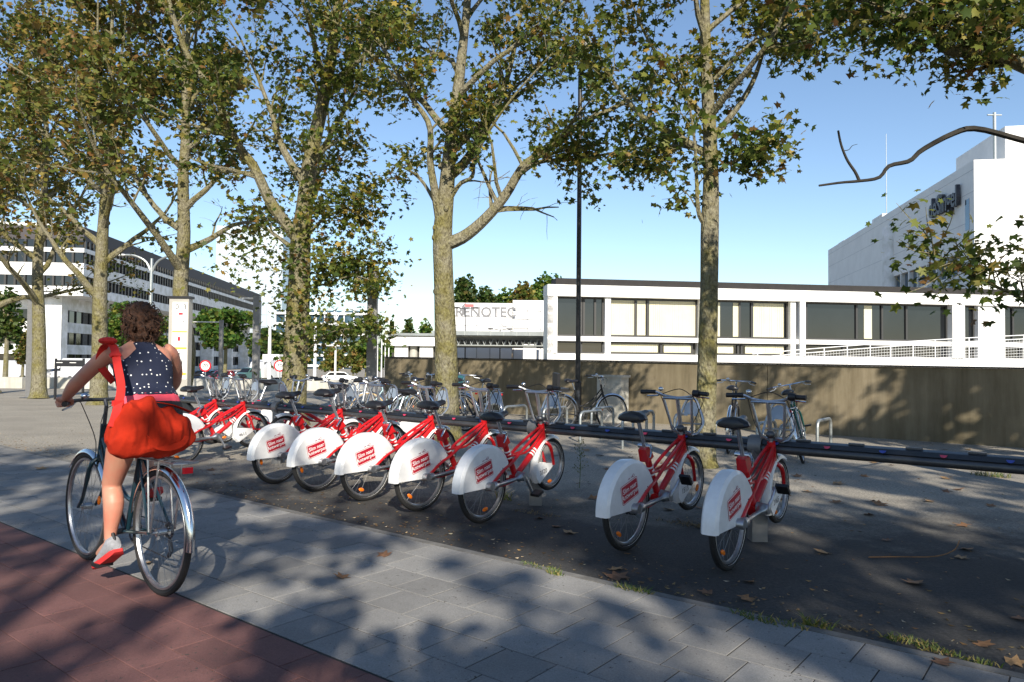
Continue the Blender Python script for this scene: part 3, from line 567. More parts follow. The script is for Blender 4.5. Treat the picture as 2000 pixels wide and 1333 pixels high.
    for s in (-1, 1):
        b = MB(); P = resample([(.835, s*.020, .73), (.70, s*.034, .665), (.52, s*.04, .575), (.35, s*.045, .47), (.20, s*.064, .42 if s < 0 else .42), (.05, s*.068, RW+.02)], 14); b.tube(P, .0135, 8); b.build('top_tube', M['red'], t)
        b = MB(); b.tube(resample([(.83, s*.018, .69), (.70, s*.03, .60), (.55, s*.03, .53), (.345, s*.02, .52), (.30, s*.02, .53)], 10), .011, 8); b.build('brace_tube', M['red'], t)
        b = MB(); b.tube([(.40, s*.04, .31), (.22, s*.055, .29), (.02, s*.068, RW-.005)], .012, 8); b.build('chain_stay', M['red'], t)
        b = MB(); b.tube(resample([(.875, s*.02, .60), (.895, s*.050, .575), (.925, s*.056, .53), (.955, s*.054, .45), (.98, s*.048, .385)], 10), [.017]*6+[.014]*5, 8); b.build('fork_blade', M['red'], t)
    for k in range(3):                                   # white bands on seat tube and down tube
        b = MB(); q = bb.lerp(seat, .52+.085*k); q2 = bb.lerp(seat, .555+.085*k); b.tube([q, q2], .0285, 10); b.build('band', M['bolt'], fr)
        b = MB(); q = Vector((.62, 0, .45)).lerp(Vector((.80, 0, .60)), .28+.13*k); q2 = Vector((.62, 0, .45)).lerp(Vector((.80, 0, .60)), .34+.13*k); b.tube([q, q2], .0325, 10); b.build('band', M['bolt'], fr)
    b = MB(); b.box((.262, 0, .665), (.085, .075, .10), 0, Matrix.Translation((.262, 0, .665)) @ Matrix.Rotation(-.45, 4, 'Y') @ Matrix.Translation((-.262, 0, -.665)), .85); b.build('seat_clamp_housing', M['red'], t)
    b = MB(); b.tube([(.255, -.055, .72), (.255, .055, .72)], .016, 10); b.tube([(.25, -.05, .72), (.20, -.085, .70), (.16, -.095, .655)], [.010, .010, .007], 8); b.build('quick_release', M['chrome'], t)
    b = MB(); b.tube([seat, (.155, 0, .915)], .0150, 10); sp = b.build('seat_post', M['silver'], t)
    b = MB(); saddle(b, (.15, 0, .945), -.10, .28, .115); sd_ = b.build('saddle', M['saddle'], t); b = MB(); b.box((.14, 0, .915), (.10, .05, .03)); b.build('saddle_clamp', M['black'], sd_)
    # enclosed shaft drive, cranks and pedals
    b = MB(); b.tube([(.03, -.078, RW), (.07, -.08, RW+.003), (.10, -.078, .308), (.37, -.072, .325), (.40, -.072, .328), (.44, -.070, .335)], [.036, .036, .017, .016, .034, .040], 12); b.tube([(0, -.04, RW), (0, -.105, RW)], [.040, .032], 12); b.tube([(.45, -.03, .335), (.45, -.112, .335)], [.044, .036], 12); b.build('shaft_drive', M['silver'], t)
    for s, a in ((-1, R(-80)), (1, R(100))):
        tip = bb+Vector((math.cos(a)*.165, s*.125, math.sin(a)*.165)); b = MB(); b.tube([bb+Vector((0, s*.10, 0)), bb+Vector((math.cos(a)*.08, s*.118, math.sin(a)*.08)), tip], [.016, .013, .012], 8); cr = b.build('crank', M['silver'], t)
        b = MB(); b.box(tip+Vector((0, s*.05, 0)), (.085, .085, .024)); b.build('pedal', M['black'], cr)
    # stem, bars, grips
    b = MB(); b.tube([(.838, 0, .75), (.815, 0, .86), (.79, 0, .97), (.765, 0, 1.055)], .016, 10); b.build('stem', M['silver'], t)
    b = MB(); P = resample([(.70, -.285, 1.10), (.715, -.18, 1.105), (.765, -.115, 1.075), (.77, 0, 1.06), (.765, .115, 1.075), (.715, .18, 1.105), (.70, .285, 1.10)], 24); b.tube(P, .0115, 8); hb = b.build('handlebar', M['silver'], t)
    for s in (-1, 1):
        b = MB(); b.tube([(.714, s*.165, 1.104), (.708, s*.20, 1.104), (.70, s*.29, 1.10)], [.017, .0165, .0175], 10); b.build('grip', M['black'], hb)
        b = MB(); b.tube(resample([(.735, s*.155, 1.09), (.765, s*.17, 1.075), (.765, s*.27, 1.068)], 6), [.008]*4+[.006]*3, 6); b.build('brake_lever', M['chrome'], hb)
    b = MB(); b.tube([(.705, -.165, 1.104), (.707, -.215, 1.103)], .027, 10); b.build('gear_shifter', M['black'], hb)
    b = MB(); b.ell((.742, .135, 1.128), (.021, .021, .018), 10, 6); b.build('bell', M['chrome'], hb)
    b = MB()
    for s, k in ((-1, .0), (1, .03), (-1, .05)): b.tube(resample([(.74, s*.14, 1.085), (.83, s*(.19-k), 1.05-k), (.88, s*(.10+k), .90-k), (.87, s*.03, .74), (.90, s*.03, .62)], 14), .0035, 5)
    b.tube(resample([(.75, .12, 1.09), (.80, .0, 1.13), (.75, -.12, 1.09)], 8), .0035, 5); b.build('cables', M['black'], t)
    # tubular carrier over the dock
    b = MB(); q = .0105
    b.tube([(.765, -.125, 1.055), (.765, .125, 1.055)], q, 8); b.tube([(.765, .122, 1.055), (.83, .075, .80), (.86, .04, .775)], q, 8); b.tube([(.765, -.122, 1.055), (.83, -.095, .78), (.86, -.05, .765)], q, 8)
    b.tube(resample([(.86, .08, .79), (.95, .10, .82), (1.0, .075, .95), (1.02, .045, 1.025), (1.025, 0, 1.05), (1.02, -.045, 1.025), (1.0, -.085, .95), (.97, -.125, .86), (.90, -.10, .77), (.86, -.05, .765)], 30), q, 8)
    b.tube([(.975, .105, .845), (.975, -.12, .845)], q*.7, 6); b.tube([(.86, -.075, .785), (.86, .075, .785)], q, 8); ca = b.build('carrier', M['silver'], t)
    b = MB(); P = [(-.058, 0), (-.06, .06), (-.045, .10), (-.015, .12), (.015, .12), (.045, .10), (.06, .06), (.058, 0), (.03, 0), (.025, .012), (-.025, .012), (-.03, 0)]; b.prism(P, .006, (.995, 0, .905), (0, 1, 0), (.17, 0, .985), (1, 0, 0)); b.build('carrier_plate', mat('grey_blue_plate', (.30, .36, .44), .4, .3), ca, smooth=False)
    b = MB(); b.box((.862, 0, .80), (.05, .05, .05)); b.ell((.82, 0, .815), (.035, .035, .03), 10, 6); b.build('dock_lock', M['steel'], t)
    return t
proto = make_share_bike()
RAIL_N = 5.585; REAR_N = 4.665
near = [(1.90, '2165', 'share bike numbered 2165 docked beside the leaning green bicycle'), (2.655, '1513', 'share bike numbered 1513 with pedal raised, docked alone beside number 2165'), (4.01, '3520', 'share bike numbered 3520 docked right at the rail post, its saddle set low'),
        (4.74, None, 'share bike docked next to number 3520, between it and a bright sunlit white wheel cover'), (5.47, '14', 'share bike with a bright wheel cover in the middle of the five bike cluster'), (6.22, None, 'share bike with raised saddle, fourth along from number 3520'), (6.92, None, 'share bike at the far end of the five bike cluster, towards the cyclist'),
        (8.98, '4611', 'share bike numbered 4611 standing just behind the cyclist\'s orange bag'), (9.70, None, 'share bike hidden behind the cyclist at the end of the rail')]
fars = [(6.75, 'share bike docked on the wall side, facing the bright wheel cover cluster'), (8.05, 'share bike docked on the wall side with a red boxed emblem on its cover'), (9.75, 'share bike docked on the wall side behind the short rail post')]
saddle_dz = {2: -.075, 5: .05, 3: -.01, 4: -.04}
def place_bike(o, n, d, rz, num, label, dz=0, tilt=0):
    o.location = nd(n, d); o.rotation_euler = (0, 0, rz); o['label'] = label; o['group'] = 'share bikes docked along the rail'
    rv = random.Random(num or label)
    def spin(ch, piv, a): piv = Vector(piv); ch.rotation_euler = (0, a, 0); ch.location = piv-Matrix.Rotation(a, 3, 'Y') @ piv
    ca = {'1513': 2.2, '2165': 2.35, '3520': .35, '4611': .3}.get(num, rv.uniform(-1.5, 2.5))
    for ch in o.children:
        nm = ch.name.split('.')[0]
        if nm == 'crank': spin(ch, (.45, 0, .335), -ca)
        if nm == 'rear_wheel': spin(ch, (0, 0, .305), rv.uniform(-1, 1))
        if nm == 'front_wheel': spin(ch, (.98, 0, .385), rv.uniform(-1, 1))
        if nm == 'saddle': ch.location.z += dz; ch.location.x -= dz*.42
        if nm == 'seat_post': ch.location.z += dz*.9; ch.location.x -= dz*.40
        if nm == 'front_mudguard' and num:
            text('number', num, .058, M['ink'], (.98-.155, -.0415, .385-.055), (.985, 0, .17), (-.17, 0, .985), ch, bold=.0006)
share = []
for i in range(len(near)+len(fars)): share.append(proto if i == 0 else copy_tree(proto))
for i, (d, num, lb) in enumerate(near): place_bike(share[i], REAR_N, d, HEAD+random.Random(i).uniform(-.03, .03), num, lb, saddle_dz.get(i, 0))
for i, (d, lb) in enumerate(fars): place_bike(share[len(near)+i], RAIL_N*2-REAR_N, d, HEAD+math.pi+random.Random(50+i).uniform(-.03, .03), None, lb, .02*i)
# docking rail
rail = empty('docking_rail', nd(RAIL_N, 4.1), 0, 'long black bike docking rail on grey posts with pink and blue markers', 'bike rack')
def rl(n, d, z): return nd(n, d, z)-rail.location
d0, d1 = -6.0, 10.75
b = MB(); prof = [(-.055, .735), (-.045, .765), (0, .778), (.045, .765), (.055, .735)]
b.loft([[rl(RAIL_N+x, d, z) for x, z in prof] for d in (d0, d1)]); b.build('rail_cover', M['rail'], rail)
b = MB(); b.tube([rl(RAIL_N-.035, d0, .70), rl(RAIL_N-.035, d1, .705)], .031, 12); b.build('rail_tube', M['railgrey'], rail)
b = MB(); b.tube([rl(RAIL_N+.04, d0, .70), rl(RAIL_N+.04, d1, .70)], .034, 12); b.build('rail_tube', M['railgrey'], rail)
for d in (-4.3, -.2, 2.05, 4.15, 8.28):
    b = MB(); b.beam(rl(RAIL_N, d, 0), rl(RAIL_N, d, .70), .115, .115, (1, 0, 0)); p_ = b.build('post', M['post'], rail, smooth=False)
    b = MB(); b.tube([rl(RAIL_N, d-.05, .715), rl(RAIL_N, d+.05, .715)], .083, 14); b.build('clamp', M['post'], p_)
b = MB(); b.prism([(0, 0), (.5, 0), (.5, .06), (.0, .34)], .06, rl(RAIL_N-.03, d1, .44), DD*-1, (0, 0, 1), NN); b.build('end_bracket', M['rail'], rail, smooth=False)
k = 0; d = -3.9
while d < 10.6:
    b = MB(); o_ = rl(RAIL_N-.0525, d, .742)
    b.prism([(math.cos(a)*.022, math.sin(a)*.018) for a in [math.pi+math.pi*i/8 for i in range(9)]], .006, o_+Vector((0, 0, .014)), DD*-1, Vector((0, 0, 1)) + NN*.3, -NN); b.build('slot_marker', M['pinkm'] if k % 2 else M['bluelens'], rail, smooth=False)
    b = MB(); b.box(rl(RAIL_N, d+.18, .78), (.10, .03, .012), ANG); b.build('slot_latch', M['steel'], rail, smooth=False)
    d += .362; k += 1
# ordinary city bicycles
def make_bike(label, paint, loc, rz, lean=0, tyre=None, step=True, fend=None, rack=True, crate=False, child_seat=False, group='bicycles parked at the hoops', steer=0, rim=None, R_=.35, light=True, name='bicycle'):
    t = empty(name, loc, rz, label, 'bicycle', group); t.rotation_euler = (lean, 0, rz); fend = fend or M['chrome']
    ra = Vector((0, 0, R_)); fa = Vector((1.09, 0, R_)); wheel(t, ra, R_, rim or M['silver'], tyre, 'rear_wheel', 36, .0185); wheel(t, fa, R_, rim or M['silver'], tyre, 'front_wheel', 36, .0185)
    bb = Vector((.45, 0, .29)); st = Vector((.27, 0, .80)); ht, hb_ = Vector((.835, 0, .90)), Vector((.885, 0, .70))
    b = MB(); b.tube([bb, st], .0165, 10); b.tube([ht, hb_], .020, 10)
    if step: b.tube(resample([(.875, 0, .735), (.70, 0, .53), (.52, 0, .34), bb], 10), .019, 10); b.tube(resample([(.855, 0, .82), (.68, 0, .62), (.50, 0, .50), (.385, 0, .475)], 10), .014, 8)
    else: b.tube([(.875, 0, .735), bb], .018, 10); b.tube([(.845, 0, .86), (.285, 0, .76)], .015, 10)
    for s in (-1, 1): b.tube([bb+Vector((-.02, s*.03, 0)), ra+Vector((.02, s*.062, 0))], .0095, 8); b.tube([st+Vector((.01, s*.012, -.06)), ra+Vector((.015, s*.062, .01))], .0085, 8)
    b.build('frame', paint, t)
    b = MB(); b.tube([hb_, hb_+Vector((.012, 0, -.03))], .022, 8)
    for s in (-1, 1): b.tube(resample([hb_+Vector((.008, s*.015, -.02)), hb_+Vector((.02, s*.05, -.06)), (.965, s*.056, .50), (1.02, s*.054, .41), fa+Vector((0, s*.052, 0))], 10), [.014]*5+[.011]*6, 8)
    b.build('fork', paint, t)
    b = MB(); arc_fender(b, ra, R_+.016, R(10), R(188), .024, 22, .014); b.build('rear_mudguard', fend, t)
    b = MB(); arc_fender(b, fa, R_+.016, R(40), R(185), .022, 18, .014); b.build('front_mudguard', fend, t)
    b = MB(); b.tube([st, (.215, 0, .93)], .0125, 8); b.build('seat_post', M['chrome'], t)
    b = MB(); saddle(b, (.20, 0, .96), 0, .27, .09); b.build('saddle', M['saddle'], t)
    b = MB(); b.tube([ht, (.81, 0, 1.02), (.835, 0, 1.055)], .0125, 8); P = resample([(.66, -.285, 1.05), (.73, -.24, 1.06), (.83, -.11, 1.06), (.845, 0, 1.058), (.83, .11, 1.06), (.73, .24, 1.06), (.66, .285, 1.05)], 22); b.tube(P, .0112, 8); h_ = b.build('handlebar', M['steel'] if name == 'city_bicycle' else M['chrome'], t)
    for s in (-1, 1):
        b = MB(); b.tube([(.735, s*.237, 1.06), (.66, s*.285, 1.05), (.63, s*.30, 1.048)], .0165, 8); b.build('grip', M['black'], h_)
        b = MB(); b.tube([(.785, s*.185, 1.052), (.77, s*.215, 1.025), (.69, s*.29, 1.01)], .006, 6); b.build('brake_lever', M['silver'], h_)
    b = MB(); b.ell((.80, .13, 1.085), (.026, .026, .02), 10, 6); b.build('bell', M['chrome'], h_)
    b = MB(); b.tube(resample([(.80, .16, 1.05), (.93, .10, 1.02), (.92, .02, .80), (.90, .03, .66)], 10), .003, 5); b.tube(resample([(.80, -.16, 1.05), (.94, -.06, 1.0), (.90, .0, .84), (.70, .02, .56), (.45, .03, .32)], 12), .003, 5); b.build('cables', M['black'], t)
    b = MB(); b.ring(bb+Vector((0, -.045, 0)), .085, .006, n=26, m=6); b.tube([bb+Vector((0, -.06, 0)), bb+Vector((0, .06, 0))], .018, 8)
    for a in range(5): b.tube([bb+Vector((0, -.045, 0)), bb+Vector((math.cos(a*1.257)*.085, -.045, math.sin(a*1.257)*.085))], .006, 5)
    b.ring(ra+Vector((0, -.045, 0)), .04, .009, n=18, m=5); b.tube([(0, -.05, .30), (-.01, -.055, .235), (.02, -.055, .20)], .012, 6); b.tube([(.45, -.045, .375), (0, -.045, .39)], .004, 5); b.tube([(.45, -.045, .206), (.02, -.05, .19)], .004, 5); b.build('drivetrain', M['steel'], t)
    for s, a in ((1, R(-92)), (-1, R(88))):
        tip = bb+Vector((math.cos(a)*.17, s*.085, math.sin(a)*.17)); b = MB(); b.tube([bb+Vector((0, s*.065, 0)), tip], .010, 6); c_ = b.build('crank', M['silver'], t); b = MB(); b.box(tip+Vector((0, s*.055, 0)), (.09, .09, .022)); b.build('pedal', M['black'], c_)
    if rack:
        b = MB()
        for s in (-1, 1): b.tube([(.20, s*.055, .755), (-.28, s*.065, .76), (-.30, 0, .76)], .006, 6); b.tube([(-.02, s*.068, .36), (-.10, s*.065, .76)], .006, 6); b.tube([(.0, s*.068, .36), (.05, s*.06, .757)], .006, 6)
        for x in (-.2, -.1, 0, .1): b.tube([(x, -.06, .757), (x, .06, .757)], .005, 6)
        rk = b.build('rear_rack', M['silver'], t)
        b = MB(); b.box((-.30, 0, .725), (.02, .05, .032)); b.build('rear_light', M['redlens'], rk)
    b = MB(); b.ell(fa+Vector((-.20, 0, .06)), (.012, .012, .03), 8, 5); b.build('reflector', M['amber'], t)
    if child_seat:
        b = MB(); b.box((-.12, 0, .95), (.06, .24, .34)); b.box((.0, 0, .80), (.24, .22, .06)); b.build('child_seat', M['black'], t)
    if crate:
        b = MB(); b.box((.98, 0, .93), (.26, .34, .22), 0, None, 1.1); b.build('front_basket', mat('dark_teal_bag', (.01, .09, .12), .8), t)
    return t
PK = [('dark bicycle with mudguards leaning at a hoop beside the stout maple trunk', M['navy'], 912, 842, 2.5, -.06, None, False, {}), ('black bicycle with a pale saddle cover parked next to the stout maple', M['black'], 958, 846, 2.3, .05, None, True, {}),
      ('black bicycle with a child seat standing against the lamp post', M['black'], 1098, 842, .35, .05, None, True, dict(child_seat=True)), ('leaning green bicycle with a red rear light, parked alone past the last bikes', M['teal2'], 1572, 905, 1.15, -.22, None, False, {}),
      ('pale blue bicycle with cream tyres parked behind the rail', M['pale'], 722, 836, .25, .03, M['cream'], True, {}), ('dark bicycle with a teal basket parked beside the cream tyred one', M['navy'], 800, 838, .4, -.04, None, True, dict(crate=True)),
      ('dark bicycle half hidden behind number 2165, saddle towards the wall', M['black'], 1425, 886, 1.2, .05, None, False, dict(rack=False))]
def gpx(px, py):
    Yd = 1.34*1444/(py-(705.5+.01*(px-1000))); return Vector(((px-1000)/1444*Yd-.01*(py-666)/1444*Yd, Yd, 0))
for lb, pm, px, py, rz, lean, ty, stp, kw in PK: make_bike(lb, pm, gpx(px, py), rz, lean, ty, stp, **kw)
# tubular bike hoops
HOOPS = [(1158, 861), (1243, 873), (1338, 868), (1420, 890), (1545, 900), (1612, 884), (1010, 846), (1088, 850), (1180, 850), (1260, 862), (960, 840), (1500, 893)]
hp = None
for i, (px, py) in enumerate(HOOPS):
    if hp is None:
        b = MB(); P = [(-.36, 0, 0), (-.36, 0, .40)]+[(-.26-.10*math.cos(a), 0, .40+.10*math.sin(a)) for a in (.4, .8, 1.2, 1.571)]+[(.26+.10*math.sin(a), 0, .40+.10*math.cos(a)) for a in (0, .4, .8, 1.2, 1.571)]+[(.36, 0, 0)]
        b.tube(P, .024, 10); b.ring((0, 0, 0), .01, .001, n=6, m=3); hm = b.mesh('bike_hoop'); hm.materials.append(M['galv']); hp = 1
    h = link('bike_hoop', hm, None, gpx(px, py), 'galvanised tubular bike hoop set in the dusty ground before the wall', 'bike stand', 'bike hoops before the wall', rot=(0, 0, HEAD+random.Random(i).uniform(-.05, .05)))
# ------------------------------------------------------------------ the cyclist, her bicycle and bag
RC = Vector((-1.96, 4.18, .0105)); RZ = math.atan2(.653, -.757)
make_bike('dark teal city bicycle ridden by the woman with the orange bag', M['teal'], RC, RZ, 0, None, True, M['chrome'], group=None, name='city_bicycle')
def remeshed(b, name, m, parent, vox=.0075, sm=5):
    me = b.mesh(name, smooth=False); ob = bpy.data.objects.new('tmp', me); COL.objects.link(ob)
    r = ob.modifiers.new('r', 'REMESH'); r.mode = 'VOXEL'; r.voxel_size = vox; r.use_smooth_shade = True
    s = ob.modifiers.new('s', 'SMOOTH'); s.factor = .5; s.iterations = sm
    dg = bpy.context.evaluated_depsgraph_get(); out = bpy.data.meshes.new_from_object(ob.evaluated_get(dg)); bpy.data.objects.remove(ob)
    out.materials.clear(); out.materials.append(m); out.polygons.foreach_set('use_smooth', [True]*len(out.polygons)); out.name = name
    return link(name, out, parent)
def sec(c, rx, ry, tilt=0, n=20, p=2.3):
    ring = []
    for k in range(n):
        a = 2*math.pi*k/n; ca, sa = math.cos(a), math.sin(a)
        x = rx*math.copysign(abs(ca)**(2/p), ca); y = ry*math.copysign(abs(sa)**(2/p), sa)
        ring.append(Vector((c[0]+x*math.cos(tilt), c[1]+y, c[2]-x*math.sin(tilt))))
    return ring
per = empty('person', RC, RZ, 'woman in a navy dotted top riding away with an orange bag on her back', 'person')
TORSO = [((.20, 0, .93), .135, .175, .1), ((.205, 0, 1.0), .135, .18, .15), ((.22, 0, 1.08), .115, .155, .2), ((.245, 0, 1.15), .10, .138, .22), ((.272, 0, 1.23), .105, .150, .22), ((.295, 0, 1.31), .10, .165, .2), ((.31, 0, 1.365), .085, .160, .15), ((.32, 0, 1.40), .06, .10, .1), ((.328, 0, 1.425), .05, .062, .1)]
b = MB(); b.loft([sec(c, rx, ry, tl) for c, rx, ry, tl in TORSO])
b.tube([(.325, 0, 1.40), (.335, 0, 1.44), (.345, 0, 1.49)], [.056, .050, .052], 14)
b.ell((.365, 0, 1.545), (.098, .076, .118), 16, 12)
b.ell((.462, 0, 1.535), (.016, .013, .022), 8, 6)                                    # nose
for s in (-1, 1):
    b.ell((.355, s*.078, 1.535), (.020, .010, .030), 8, 6)                            # ears
    b.tube(resample([(.315, s*.135, 1.365), (.325, s*.178, 1.345), (.40, s*.245, 1.255), (.50, s*.285, 1.17), (.58, s*.288, 1.125), (.66, s*.282, 1.085)], 16), [.05, .056, .052, .050, .047, .045, .043, .042, .041, .041, .040, .038, .036, .034, .031, .028, .026], 14)
    # hand closed round the grip
    b.ell((.685, s*.28, 1.075), (.042, .034, .022), 12, 8)
    for k in range(4):
        y0 = s*(.252+.019*k); ln = (.9, 1.0, .97, .82)[k]
        b.tube([(.685, y0, 1.085), (.715, y0+s*.003, 1.080), (.722, y0+s*.004, 1.060-.004*ln), (.705, y0+s*.004, 1.035), (.685, y0+s*.003, 1.032)], [.0105, .0105, .010, .0095, .008], 8)
    b.tube([(.672, s*.262, 1.078), (.682, s*.238, 1.068), (.70, s*.232, 1.046), (.712, s*.236, 1.034)], [.012, .0115, .0105, .008], 8)
# legs: left nearly straight on the lower pedal, right bent on the upper pedal
for hip, knee, ank, toe in ((Vector((.22, .095, .96)), Vector((.43, .10, .59)), Vector((.375, .125, .235)), Vector((.50, .135, .165))), (Vector((.23, -.095, .96)), Vector((.62, -.10, .84)), Vector((.42, -.125, .56)), Vector((.55, -.135, .50)))):
    up = hip.lerp(knee, .5); mid = knee.lerp(ank, .30); back = (Vector((-.03, 0, 0)))
    b.tube(resample([hip, up, knee], 8), [.098, .096, .092, .086, .080, .073, .066, .060, .057], 16)
    b.tube(resample([knee, knee.lerp(ank, .12), mid+back, knee.lerp(ank, .55)+back*.7, knee.lerp(ank, .8), ank], 12), [.057, .054, .053, .055, .057, .057, .054, .049, .043, .038, .034, .032, .034], 16)
    b.tube([ank, ank.lerp(toe, .5), toe], [.036, .034, .024], 10)
remeshed(b, 'body', M['skin'], per)
# racer-back top: torso shell, open at the arms
b = MB(); TS = [((.212, 0, 1.095), .128, .170, .2), ((.225, 0, 1.11), .122, .165, .2), ((.245, 0, 1.15), .112, .150, .22), ((.272, 0, 1.23), .117, .161, .22), ((.290, 0, 1.29), .113, .163, .2), ((.298, 0, 1.325), .106, .140, .2), ((.306, 0, 1.36), .094, .112, .15), ((.315, 0, 1.395), .072, .082, .1), ((.320, 0, 1.415), .064, .068, .1)]
b.loft([sec(c, rx, ry, tl, 28) for c, rx, ry, tl in TS]); remeshed(b, 'top', M['top'], per, .007, 3)
b = MB(); b.loft([sec((.205, 0, 1.045), .135, .182, .15), sec((.21, 0, 1.075), .132, .174, .18), sec((.218, 0, 1.108), .122, .163, .2)]); remeshed(b, 'waist_band', M['pink'], per, .007, 2)
b = MB(); b.loft([sec((.20, 0, .90), .14, .178, .1), sec((.20, 0, .96), .147, .190, .1), sec((.203, 0, 1.0), .147, .190, .15), sec((.207, 0, 1.058), .141, .184, .18)])
for s, kn in ((1, Vector((.43, .10, .59))), (-1, Vector((.62, -.10, .84)))):
    hip = Vector((.22, s*.095, .95)); b.tube([hip, hip.lerp(kn, .22), hip.lerp(kn, .36)], [.108, .107, .103], 16)
remeshed(b, 'shorts', M['shorts'], per, .008, 3)
b = MB(); b.box((.058, .02, 1.03), (.006, .12, .008)); b.build('shorts_zip', M['bolt'], per)
# curly hair: a cap broken up by many small locks
b = MB(); hr = random.Random(4); b.ell((.350, 0, 1.55), (.100, .082, .105), 16, 10)
for k in range(300):
    u = hr.uniform(-1, 1); a = hr.uniform(0, 6.283); q = math.sqrt(1-u*u); dx, dy, dz_ = math.cos(a)*q, math.sin(a)*q, u
    if dx > .45 and dz_ < .45: continue
    low = max(0, -dz_); p = Vector((.340+dx*.098-low*.02, dy*(.084+low*.030), 1.545+dz_*(.103+.035*low)))
    rr = hr.uniform(.009, .021); b.ell(p, (rr, rr, rr*hr.uniform(.9, 1.7)), 7, 5, rot=Euler((hr.uniform(-1, 1), hr.uniform(-1, 1), 0)).to_matrix())
hair = remeshed(b, 'hair', M['hair'], per, .006, 1)
b = MB()
for k in range(240):                                        # loose strands round the outline
    a = hr.uniform(0, 6.283); u = hr.uniform(-.9, .9); q = math.sqrt(1-u*u); d_ = Vector((math.cos(a)*q, math.sin(a)*q, u))
    if d_.x > .4 and d_.z < .4: continue
    p = Vector((.335, 0, 1.54))+Vector((d_.x*.10, d_.y*.096, d_.z*.112)); c1 = p+d_*.022+Vector((hr.uniform(-.02, .02), hr.uniform(-.02, .02), hr.uniform(-.02, .01)))
    b.tube(resample([p, c1, c1+Vector((hr.uniform(-.03, .02), hr.uniform(-.025, .025), hr.uniform(-.045, .005)))], 5), [.004, .0035, .003, .0025, .002, .001], 4)
b.build('hair_strands', M['hair'], per)
for ank, toe, s in ((Vector((.375, .125, .235)), Vector((.50, .135, .165)), 1), (Vector((.42, -.125, .56)), Vector((.55, -.135, .50)), -1)):
    d_ = (toe-ank).normalized(); up_ = Vector((-d_.z, 0, d_.x)); ux = d_
    def sp(l, u, y=0): return ank+ux*l+up_*u+Vector((0, y, 0))
    b = MB(); secs = []
    for l, wd, hi, lo in ((-.075, .026, .0, -.055), (-.06, .036, .035, -.062), (-.02, .040, .045, -.062), (.05, .041, .012, -.064), (.11, .045, -.015, -.064), (.165, .040, -.030, -.062), (.195, .024, -.042, -.058)):
        ring = []
        for k in range(14):
            a = 2*math.pi*k/14; c = (hi+lo)/2; ring.append(sp(l, c+math.sin(a)*(hi-lo)/2, math.cos(a)*wd))
        secs.append(ring)
    b.loft(secs); sh = b.build('shoe', M['shoe'], per)
    b = MB(); secs = []
    for l, wd in ((-.085, .024), (-.06, .039), (0, .041), (.06, .043), (.12, .048), (.17, .043), (.205, .024)):
        secs.append([sp(l, -.052, -wd), sp(l, -.052, wd), sp(l, -.082+(.012 if l > .15 or l < -.07 else 0), wd*.95), sp(l, -.082+(.012 if l > .15 or l < -.07 else 0), -wd*.95)])
    b.loft(secs); b.build('sole', M['sole'], sh)
    b = MB(); b.tube([sp(-.015, .035, s*.03), sp(.03, .03, 0), sp(-.015, .035, -s*.03)], .007, 6); b.tube([sp(-.066, .0), sp(-.055, .052)], .010, 6); b.build('heel_tab', M['black'], sh)
# big canvas shoulder bag resting behind her on the rack
BC = Vector((-.05, .085, .935)); bagw = RC+Vector((math.cos(RZ)*BC.x-math.sin(RZ)*BC.y, math.sin(RZ)*BC.x+math.cos(RZ)*BC.y, 0))
bag = empty('shoulder_bag', (bagw.x, bagw.y, .775), RZ+.16, 'large orange-red canvas shoulder bag slung behind the cyclist', 'bag')
b = MB(); secs = []; br = random.Random(2)
for i in range(23):
    t_ = -1+2*i/22; e = (1-abs(t_)**3.2)**.5 if abs(t_) < 1 else 0; hw = .245
    top = .30*(.50+.50*e)+.04*math.sin(t_*2.3+.6)+.012*math.sin(t_*11); bot = .015+.10*(1-e); th = .035+.085*e
    ring = []
    for k in range(24):
        a = 2*math.pi*k/24; x = th*math.copysign(abs(math.cos(a))**.8, math.cos(a))*(1.1-.35*max(0, math.sin(a))); z = (top+bot)/2+(top-bot)/2*math.copysign(abs(math.sin(a))**.75, math.sin(a))
        fold = .013*math.sin(6*t_+5*math.sin(a)+a)+.010*math.sin(13*t_-4*a+1)*max(0, math.sin(a)+.4)+.006*math.sin(23*t_+3*a)
        ring.append(Vector((x-fold*abs(math.cos(a))-.05*t_*.3, t_*hw*1.0, z+fold*.7)))
    secs.append(ring)
b.loft(secs); bo = remeshed(b, 'bag_body', M['bag'], bag, .007, 2)
def ribbon(b, pts, wd, side, th=.004):
    pts = resample(pts, 5*len(pts)); secs = []
    for i, p in enumerate(pts):
        t_ = (pts[min(i+1, len(pts)-1)]-pts[max(i-1, 0)]).normalized(); s_ = (Vector(side)-t_*Vector(side).dot(t_)).normalized(); n_ = t_.cross(s_)
        secs.append([p+s_*wd/2+n_*th/2, p-s_*wd/2+n_*th/2, p-s_*wd/2-n_*th/2, p+s_*wd/2-n_*th/2])
    b.loft(secs)
